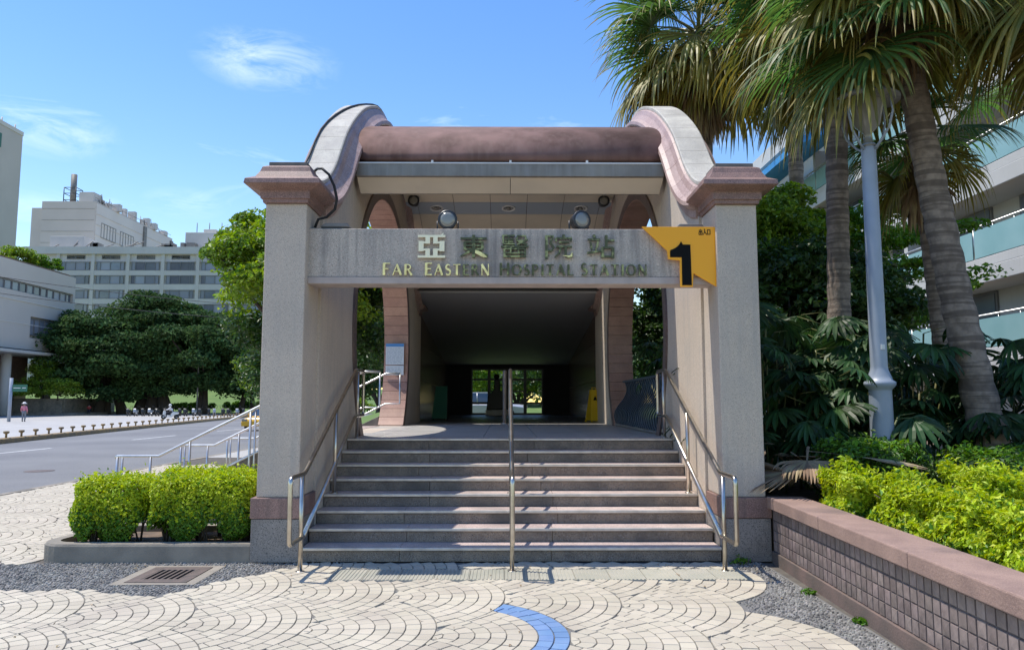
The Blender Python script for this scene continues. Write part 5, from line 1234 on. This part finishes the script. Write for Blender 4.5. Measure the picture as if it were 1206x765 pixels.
# ------------------------------------------------------------------ white residential building on the right
wb = thing('white_apartment_building', 'white building with aqua glass balconies and a blue awning behind the palms', 'building', (15, 18, 0))
mb = MB(); mb.box(1.4, 12, 0, 34, 0, 16); mb.build('wall', 'bldwhite', wb)
for fz in (3.4, 6.25, 9.1, 11.95):
    mb = MB(); mb.box(-.05, 1.42, -2, 34, fz - .82, fz - .32); mb.box(.05, 1.42, -2, 34, fz - .32, fz); mb.build('floor_slab', 'bldwhite', wb, .02)
    mb = MB(); mb.box(.0, .04, -2, 34, fz - .36, fz - .30); mb.build('slab_joint', 'darkmetal', wb)
    for k in range(9):
        mb = MB(); mb.box(.05, .09, -1.9 + k * 4, 2.0 + k * 4, fz + .02, fz + .92); mb.build('balcony_glass', 'aqua', wb)
    mb = MB(); mb.tube([(.07, -2, fz + 1.03), (.07, 34, fz + 1.03)], .03, 6)
    for k in range(36): mb.tube([(.07, -1.95 + k, fz), (.07, -1.95 + k, fz + 1.03)], .015, 4)
    mb.build('balcony_rail', 'steelw', wb)
    for k in range(9):
        y = -1.0 + k * 4
        mb = MB(); mb.box(1.33, 1.40, y, y + 2.6, fz + .05, fz + 2.0); w = mb.build('window', 'frame', wb)
        for q in range(2): mb = MB(); mb.box(1.30, 1.33, y + .08 + q * 1.27, y + 1.24 + q * 1.27, fz + .12, fz + 1.93); mb.build('pane', 'winglass', w)
    for k in range(5):
        mb = MB(); mb.box(.1, 1.38, 2.1 + k * 8, 2.35 + k * 8, fz, fz + 2.0); mb.build('divider_wall', 'bldwhite', wb)
mb = MB(); mb.prism([(0.2, 14.3), (-2.2, 13.2), (-2.2, 12.9), (.2, 13.9)], 14, 34, 'y'); mb.build('awning', 'awning', wb)
mb = MB(); mb.box(.0, 1.4, -2, 34, 15.4, 16.2); mb.build('roof_edge', 'bldwhite', wb)
lm = MB(); lm.lathe([(.03, 0), (.09, .05), (.11, .25), (.06, .33)], n=10); lm.box(-.02, .12, -.02, .02, .1, .14)
o = lm.build('wall_lantern', 'lampgrey', wb); o.location = (1.27, 4.6, 4.7)

# ------------------------------------------------------------------ street sign post, people, vehicles
t = thing('sign_post', 'grey pole with a small green street sign at the left edge across the road', 'sign post', (-45.6, 70.6, -.09))
mb = MB(); mb.tube([(0, 0, 0), (0, 0, 4.0)], .15, 10); mb.build('pole', 'polepaint', t)
mb = MB(); mb.box(.15, 1.5, -.02, .02, 2.75, 3.4); mb.build('sign_panel', 'green', t)
mb = MB(); mb.box(.25, .9, -.03, -.021, 3.05, 3.12); mb.box(1.05, 1.4, -.03, -.021, 3.05, 3.12); mb.build('print', 'white', t)

def skin_body(name, pts, edges, rad, m, parent, sub=1):
    me = bpy.data.meshes.new(name); me.from_pydata(pts, edges, []); me.materials.append(M[m]); o = link(name, me, parent)
    sk = o.modifiers.new('skin', 'SKIN'); sk.use_smooth_shade = True
    if not me.skin_vertices: me.skin_vertices.new() if hasattr(me.skin_vertices, 'new') else None
    bm = bmesh.new(); bm.from_mesh(me); lay = bm.verts.layers.skin.verify(); bm.verts.ensure_lookup_table()
    for i, v in enumerate(bm.verts): v[lay].radius = rad[i] if isinstance(rad[i], tuple) else (rad[i], rad[i]); v[lay].use_root = (i == 0)
    bm.to_mesh(me); bm.free(); s2 = o.modifiers.new('sub', 'SUBSURF'); s2.levels = sub; s2.render_levels = sub
    return o
def person(label, loc, rz, top, legs, pose, hat=None, seed=0):
    t = thing('person', label, 'person', loc, rz); H = Vector
    if pose == 'walk':
        J = dict(pel=(0, 0, .92), wai=(0, 0, 1.08), che=(0, .02, 1.32), nec=(0, .02, 1.46), hea=(0, .03, 1.60), crn=(0, .02, 1.72), ls=(-.17, .02, 1.38), le=(-.24, .05, 1.12), lw=(-.22, -.08, .90), lh=(-.21, -.12, .82), rs=(.17, .02, 1.38), re=(.25, -.02, 1.12), rw=(.24, -.14, .92), rh=(.23, -.19, .86),
                 lp=(-.09, 0, .88), lk=(-.10, -.06, .50), la=(-.10, .06, .09), lt=(-.10, -.12, .04), rp=(.09, 0, .88), rk=(.10, -.02, .50), ra=(.10, .02, .09), rt=(.10, -.15, .04))
    else:
        J = dict(pel=(0, .05, .78), wai=(0, .04, .93), che=(0, 0, 1.15), nec=(0, -.02, 1.30), hea=(0, -.04, 1.43), crn=(0, -.03, 1.54), ls=(-.17, 0, 1.22), le=(-.24, -.2, 1.02), lw=(-.24, -.42, .98), lh=(-.24, -.5, .97), rs=(.17, 0, 1.22), re=(.24, -.2, 1.02), rw=(.24, -.42, .98), rh=(.24, -.5, .97),
                 lp=(-.10, .03, .74), lk=(-.14, -.36, .70), la=(-.12, -.38, .28), lt=(-.12, -.52, .24), rp=(.10, .03, .74), rk=(.14, -.36, .70), ra=(.12, -.38, .28), rt=(.12, -.52, .24))
    rad = dict(pel=.13, wai=.12, che=.15, nec=.055, hea=.095, crn=.07, ls=.065, le=.045, lw=.032, lh=.035, rs=.065, re=.045, rw=.032, rh=.035, lp=.09, lk=.06, la=.04, lt=.035, rp=.09, rk=.06, ra=.04, rt=.035)
    nm = list(J); pts = [J[k] for k in nm]; rd = [rad[k] for k in nm]; E_ = [(nm.index(a), nm.index(b)) for a, b in [('pel', 'wai'), ('wai', 'che'), ('che', 'nec'), ('nec', 'hea'), ('hea', 'crn'), ('che', 'ls'), ('ls', 'le'), ('le', 'lw'), ('lw', 'lh'), ('che', 'rs'), ('rs', 're'), ('re', 'rw'), ('rw', 'rh'), ('pel', 'lp'), ('lp', 'lk'), ('lk', 'la'), ('la', 'lt'), ('pel', 'rp'), ('rp', 'rk'), ('rk', 'ra'), ('ra', 'rt')]]
    for hnd, wr in (('lh', 'lw'), ('rh', 'rw')):
        b = Vector(J[hnd]); d = (b - Vector(J[wr])).normalized(); s_ = d.cross(Vector((0, 0, 1))).normalized() if abs(d.z) < .9 else Vector((0, 1, 0))
        for q, ln in enumerate((.075, .085, .08, .065)):
            a = b + s_ * (q - 1.5) * .02; m1 = a + d * ln * .6; m2 = a + d * ln + Vector((0, .012, -.01)); i0 = len(pts); pts += [tuple(m1), tuple(m2)]; rd += [.010, .008]; E_ += [(nm.index(hnd), i0), (i0, i0 + 1)]
        m1 = b + s_ * .055 + d * .02; i0 = len(pts); pts.append(tuple(m1)); rd.append(.011); E_.append((nm.index(hnd), i0))
    body = skin_body('body', pts, E_, rd, 'skin', t)
    def sub_(keys, edges, grow, m, nme):
        idx = {k: i for i, k in enumerate(keys)}; skin_body(nme, [J[k] for k in keys], [(idx[a], idx[b]) for a, b in edges], [rad[k] + grow for k in keys], m, body)
    sub_(['che', 'wai', 'pel', 'ls', 'le', 'lw', 'rs', 're', 'rw'], [('che', 'wai'), ('wai', 'pel'), ('che', 'ls'), ('ls', 'le'), ('le', 'lw'), ('che', 'rs'), ('rs', 're'), ('re', 'rw')], .028, top, 'jacket')
    sub_(['pel', 'lp', 'lk', 'la', 'rp', 'rk', 'ra'], [('pel', 'lp'), ('lp', 'lk'), ('lk', 'la'), ('pel', 'rp'), ('rp', 'rk'), ('rk', 'ra')], .022, legs, 'trousers')
    h = Vector(J['hea'])
    mb = MB(); mb.lathe([(.02, -.10), (.09, -.07), (.118, 0), (.115, .08), (.08, .15), (.02, .175)], c=(h.x, h.y + .02, h.z + .01), n=14); mb.build('hair', 'hair', body)
    mb = MB(); mb.lathe([(.02, -.02), (.012, .02)], c=(h.x, h.y - .11, h.z - .01), n=6, ax='y'); mb.build('nose', 'skin', body)
    for s_ in (-1, 1):
        mb = MB(); mb.lathe([(.004, -.012), (.014, 0), (.004, .008)], c=(h.x + s_ * .038, h.y - .105, h.z + .02), n=6, ax='y'); mb.build('eye', 'black', body)
    if hat:
        mb = MB()
        if hat == 'sun': mb.lathe([(.24, .04), (.23, .06), (.13, .09), (.125, .17), (.08, .21), (.02, .215)], c=(h.x, h.y + .01, h.z), n=18)
        else: mb.lathe([(.10, -.08), (.14, 0), (.135, .09), (.09, .16), (.02, .185)], c=(h.x, h.y + .01, h.z), n=16)
        mb.build('hat' if hat == 'sun' else 'helmet', 'whitecloth' if hat == 'sun' else 'white', body)
    for s_ in ('l', 'r'):
        a = Vector(J[s_ + 'a']); b2 = Vector(J[s_ + 't']); mb = MB(); mb.tube([tuple(a + Vector((0, .06, -.04))), tuple(a + Vector((0, 0, -.03))), tuple(b2)], [.04, .05, .035], 8); mb.build('shoe', 'darkcloth', body)
    return t
person('person in a pink jacket and white sun hat walking on the far pavement', (-44.5, 71.0, -.09), pi + .3, 'pinkcloth', 'greycloth', 'walk', 'sun')
person('person in a red top sitting in the shade of the banyans', (-57.5, 106, -.15), .4, 'redcloth', 'darkcloth', 'sit')

def scooter(label, loc, rz, colr, group=None, cat='scooter'):
    t = thing('scooter', label, cat, loc, rz, group)
    for y, nm in ((-.62, 'wheel'), (.62, 'wheel')):
        mb = MB(); mb.lathe([(.15, -.05), (.235, -.055), (.255, -.03), (.255, .03), (.235, .055), (.15, .05)], c=(0, y, .255), n=18, ax='x'); w = mb.build('wheel', 'tyre', t)
        mb = MB(); mb.lathe([(.03, -.056), (.15, -.045), (.15, .045), (.03, .056)], c=(0, y, .255), n=12, ax='x'); mb.build('rim', 'silver', w)
    mb = MB(); mb.prism([(-.52, .30), (-.30, .22), (.20, .22), (.28, .40), (.80, .55), (.86, .72), (.30, .80), (.12, .70), (.05, .36), (-.28, .36), (-.46, .92), (-.56, .94)], -.15, .15, 'x'); mb.build('body', colr, t, .05, 3)
    mb = MB(); mb.prism([(-.55, .42), (-.72, .50), (-.66, .85), (-.55, .98), (-.48, .95)], -.17, .17, 'x'); mb.build('front_shield', colr, t, .04, 3)
    mb = MB(); mb.prism([(.10, .74), (.80, .76), (.84, .82), (.45, .84), (.12, .80)], -.13, .13, 'x'); mb.build('seat', 'black', t, .03)
    mb = MB(); mb.tube([(-.33, -.40, 1.02), (-.12, -.52, 1.0), (.12, -.52, 1.0), (.33, -.40, 1.02)], .02, 8); mb.tube([(0, -.52, 1.0), (0, -.64, .45)], .03, 8); mb.build('handlebar', 'black', t)
    for s_ in (-1, 1):
        mb = MB(); mb.tube([(s_ * .25, -.46, 1.02), (s_ * .33, -.44, 1.2)], .008, 5); mb.lathe([(.05, -.01), (.06, 0), (.05, .01)], c=(s_ * .34, -.44, 1.22), n=10, ax='y'); mb.build('mirror', 'black', t)
    mb = MB(); mb.lathe([(.07, .0), (.075, -.04), (.04, -.06)], c=(0, -.60, .82), n=12, ax='y'); mb.build('headlight', 'lens', t)
    mb = MB(); mb.box(-.07, .07, .84, .87, .62, .70); mb.build('tail_light', 'redlamp', t)
    mb = MB(); mb.tube([(.12, .35, .28), (.15, .85, .33)], .045, 8); mb.build('exhaust', 'darkmetal', t)
    return t
sc0 = scooter('white scooter with a rider, standing apart on the sunny edge of the plaza', (-35.2, 80.5, -.09), -1.2, 'white')
person('person with a white helmet and white top riding the white scooter', (-35.2, 80.5, -.09), -1.2, 'whitecloth', 'darkcloth', 'sit', 'helmet')
ps = scooter('dark parked scooter in the row under the trees', (-50, 100, -.09), .2, 'darkmetal', 'scooters parked in a row under the banyans')
pw = scooter('pale parked scooter in the row under the trees', (-49, 100, -.09), .2, 'silver', 'pale scooters parked in the row under the banyans')
for k in range(16):
    src = pw if k % 3 == 1 else ps
    copy_tree(src, (-46.5 + k * .92, 98.5 + .3 * math.sin(k * 3), -.09), .25 + .12 * math.sin(k * 5.1))
ps.location = (-48.4, 98.6, -.09); pw.location = (-47.5, 98.6, -.09)

def car(label, loc, rz, paint, taxi=False):
    t = thing('taxi' if taxi else 'parked_car', label, 'taxi' if taxi else 'car', loc, rz)
    L_, Wd = 4.5, 1.74
    prof = [(-2.22, .30), (-2.25, .62), (-2.12, .80), (-1.2, .93), (1.35, .95), (2.15, .92), (2.25, .70), (2.22, .32)]
    mb = MB(); V = []; rings_ = [(.0, .80), (.10, .96), (.22, 1.0), (.78, 1.0), (.90, .96), (1, .80)]; n = len(prof)
    for f, s_ in rings_:
        for (y, z) in prof: V.append(((f - .5) * Wd, y * (.97 + .03 * s_), .30 + (z - .30) * s_))
    mb.add(V, [(i * n + j, i * n + (j + 1) % n, (i + 1) * n + (j + 1) % n, (i + 1) * n + j) for i in range(5) for j in range(n)] + [tuple(range(n)), tuple(range(5 * n, 6 * n))], smooth=False)
    body = mb.build('body', paint, t, .03)
    cb = [(-1.15, .93), (-.35, 1.40), (.95, 1.43), (1.85, .94)]
    V = [(-Wd * .47, y, z) if z < 1 else (-Wd * .37, y, z) for y, z in cb] + [(Wd * .47, y, z) if z < 1 else (Wd * .37, y, z) for y, z in cb]
    mb = MB(); mb.add(V, [(0, 1, 2, 3), (7, 6, 5, 4), (0, 4, 5, 1), (1, 5, 6, 2), (2, 6, 7, 3), (3, 7, 4, 0)]); mb.build('glasshouse', 'carglass', t, .03)
    mb = MB(); mb.box(-Wd * .36, Wd * .36, -.33, .93, 1.40, 1.455); mb.build('roof', 'white' if taxi else paint, t, .03)
    for s_ in (-1, 1):
        mb = MB()
        for (a, b) in (((-1.15, .94), (-.35, 1.42)), ((.25, .94), (.28, 1.43)), ((1.8, .95), (.95, 1.44))): mb.tube([(s_ * Wd * .47, a[0], a[1]), (s_ * Wd * .375, b[0], b[1])], .03, 6)
        mb.build('pillar', paint, t)
        mb = MB(); mb.box(*sorted((s_ * .86, s_ * 1.0)), -.85, -.7, .95, 1.06); mb.build('mirror', paint, t, .02)
        mb = MB(); mb.box(*sorted((s_ * .55, s_ * .84)), 2.17, 2.262, .68, .86); mb.build('tail_light', 'redlamp', t, .01)
        mb = MB(); mb.box(*sorted((s_ * .50, s_ * .82)), -2.262, -2.1, .62, .76); mb.build('headlight', 'lens', t, .01)
        for y in (-1.35, 1.35):
            mb = MB(); mb.lathe([(.2, -.10), (.31, -.11), (.325, -.07), (.325, .07), (.31, .11), (.2, .10)], c=(s_ * .78, y, .325), n=20, ax='x'); w = mb.build('wheel', 'tyre', t)
            mb = MB(); mb.lathe([(.03, -.115), (.2, -.09), (.2, .09), (.03, .115)], c=(s_ * .78, y, .325), n=12, ax='x'); mb.build('rim', 'silver', w)
    mb = MB(); mb.box(-.75, .75, 2.2, 2.285, .33, .52); mb.build('rear_bumper', 'white' if taxi else paint, t, .03)
    mb = MB(); mb.box(-.24, .24, 2.26, 2.275, .58, .70); mb.build('licence_plate', 'white', t)
    if taxi: mb = MB(); mb.box(-.22, .22, .15, .35, 1.46, 1.58); mb.build('roof_lamp', 'white', t, .03)
    return t
car('yellow taxi with a pale roof on the road, cut by the left pillar', (-15.7, 50.5, -.11), -.06, 'taxi', True)
for k, (x, y) in enumerate([(-28.5, 96), (-24.5, 99)]): car(['silver parked car beyond the taxi, partly hidden by the side rails', 'silver parked car farthest right beyond the taxi'][k], (x, y, -.09), 1.4, 'silver')
car('silver parked car behind the passage doors', (-1.2, 40, .75), 1.5, 'silver')
t = thing('road_lamp', 'thin grey lamp pole among the banyans across the road', 'street lamp', (-43.5, 108, -.1))
mb = MB(); mb.tube([(0, 0, 0), (0, 0, 7.5), (.3, 0, 8.2), (1.4, 0, 8.5)], [.12, .09, .07, .05], 8); mb.build('pole', 'lampgrey', t)
mb = MB(); mb.box(1.3, 1.9, -.12, .12, 8.42, 8.55); mb.build('lamp_head', 'lampgrey', t, .03)
# low garden plants in front of the lawn
for k, (x, y, w_, h_) in enumerate([(-49, 118, 4, 1.6), (-40, 121, 5, 1.8), (-31, 117, 4, 2.2), (-24, 112, 4, 2.4)]):
    tree('bush', ['low green bush on the lawn, behind the big banyan trunk', 'low green bush on the lawn behind the white scooter', 'light green bush on the lawn behind the parked scooters', 'light green bush at the right end of the lawn'][k], 'bush', (x, y, -.05), (0, 0, h_ * .45), (w_, 2, h_ * .6), 34, 180, .3, 'leafT' if k > 1 else 'leafG', .1, 110 + k, crad=.5)

# dry leaves and grit lying on the paving
C = np.stack([rng.uniform(-5, 2.5, 90), rng.uniform(5.2, 8.3, 90), np.full(90, .006)], 1); C[:30, 0] = rng.uniform(1.6, 2.6, 30); C[:30, 1] = 8.28 - np.abs(rng.normal(size=30)) * .35; C[30:55, 1] = rng.uniform(8.1, 8.35, 25)
V, F = leaves(C, np.tile([0, 0, 1.0], (90, 1)), .030, .5, .2, rng, .4)
tag(link('leaf_litter', fast_mesh('leaf_litter', V, F, 'frondD')), kind='stuff')
for k, (x, y, w_, l2) in enumerate([(2.44, 8.28, .13, 'small green weed at the corner of the right pillar and planter'), (2.66, 7.0, .07, 'tiny weed sprouting at the foot of the brick wall'), (2.69, 6.1, .06, 'lowest tiny weed along the foot of the brick wall')]):
    rg = np.random.default_rng(200 + k); D = rg.normal(size=(60, 3)); D[:, 2] = np.abs(D[:, 2]); D /= np.linalg.norm(D, axis=1)[:, None]; V, F = leaves(D * w_ * rg.uniform(.3, 1, (60, 1)) * np.array([1, 1, .7]), D, .045, .5, .5, rg)
    tag(link('weed', fast_mesh('weed', V, F, 'leafG'), None, (x, y, 0)), l2, 'weed')

for k, (z0, l2) in enumerate([(15.6, 'upper of two thin overhead wires sagging across the road at the left'), (13.9, 'lower of two thin overhead wires sagging across the road at the left')]):
    mb = MB(); mb.tube([(-66 + 44 * t, 70 + 28 * t, z0 + 1 - 3.0 * t - 5 * t * (1 - t)) for t in [q / 14 for q in range(15)]], .035, 5); tag(mb.build('overhead_wire', 'wire'), l2, 'wire')
g = MB(); g.lathe([(.36, -.109), (.36, -.104), (.30, -.103)], n=20); o = g.build('manhole_cover', 'rust'); o.location = (-12.4, 20.5, 0); tag(o, 'round iron manhole cover in the near lane of the road', 'manhole cover')
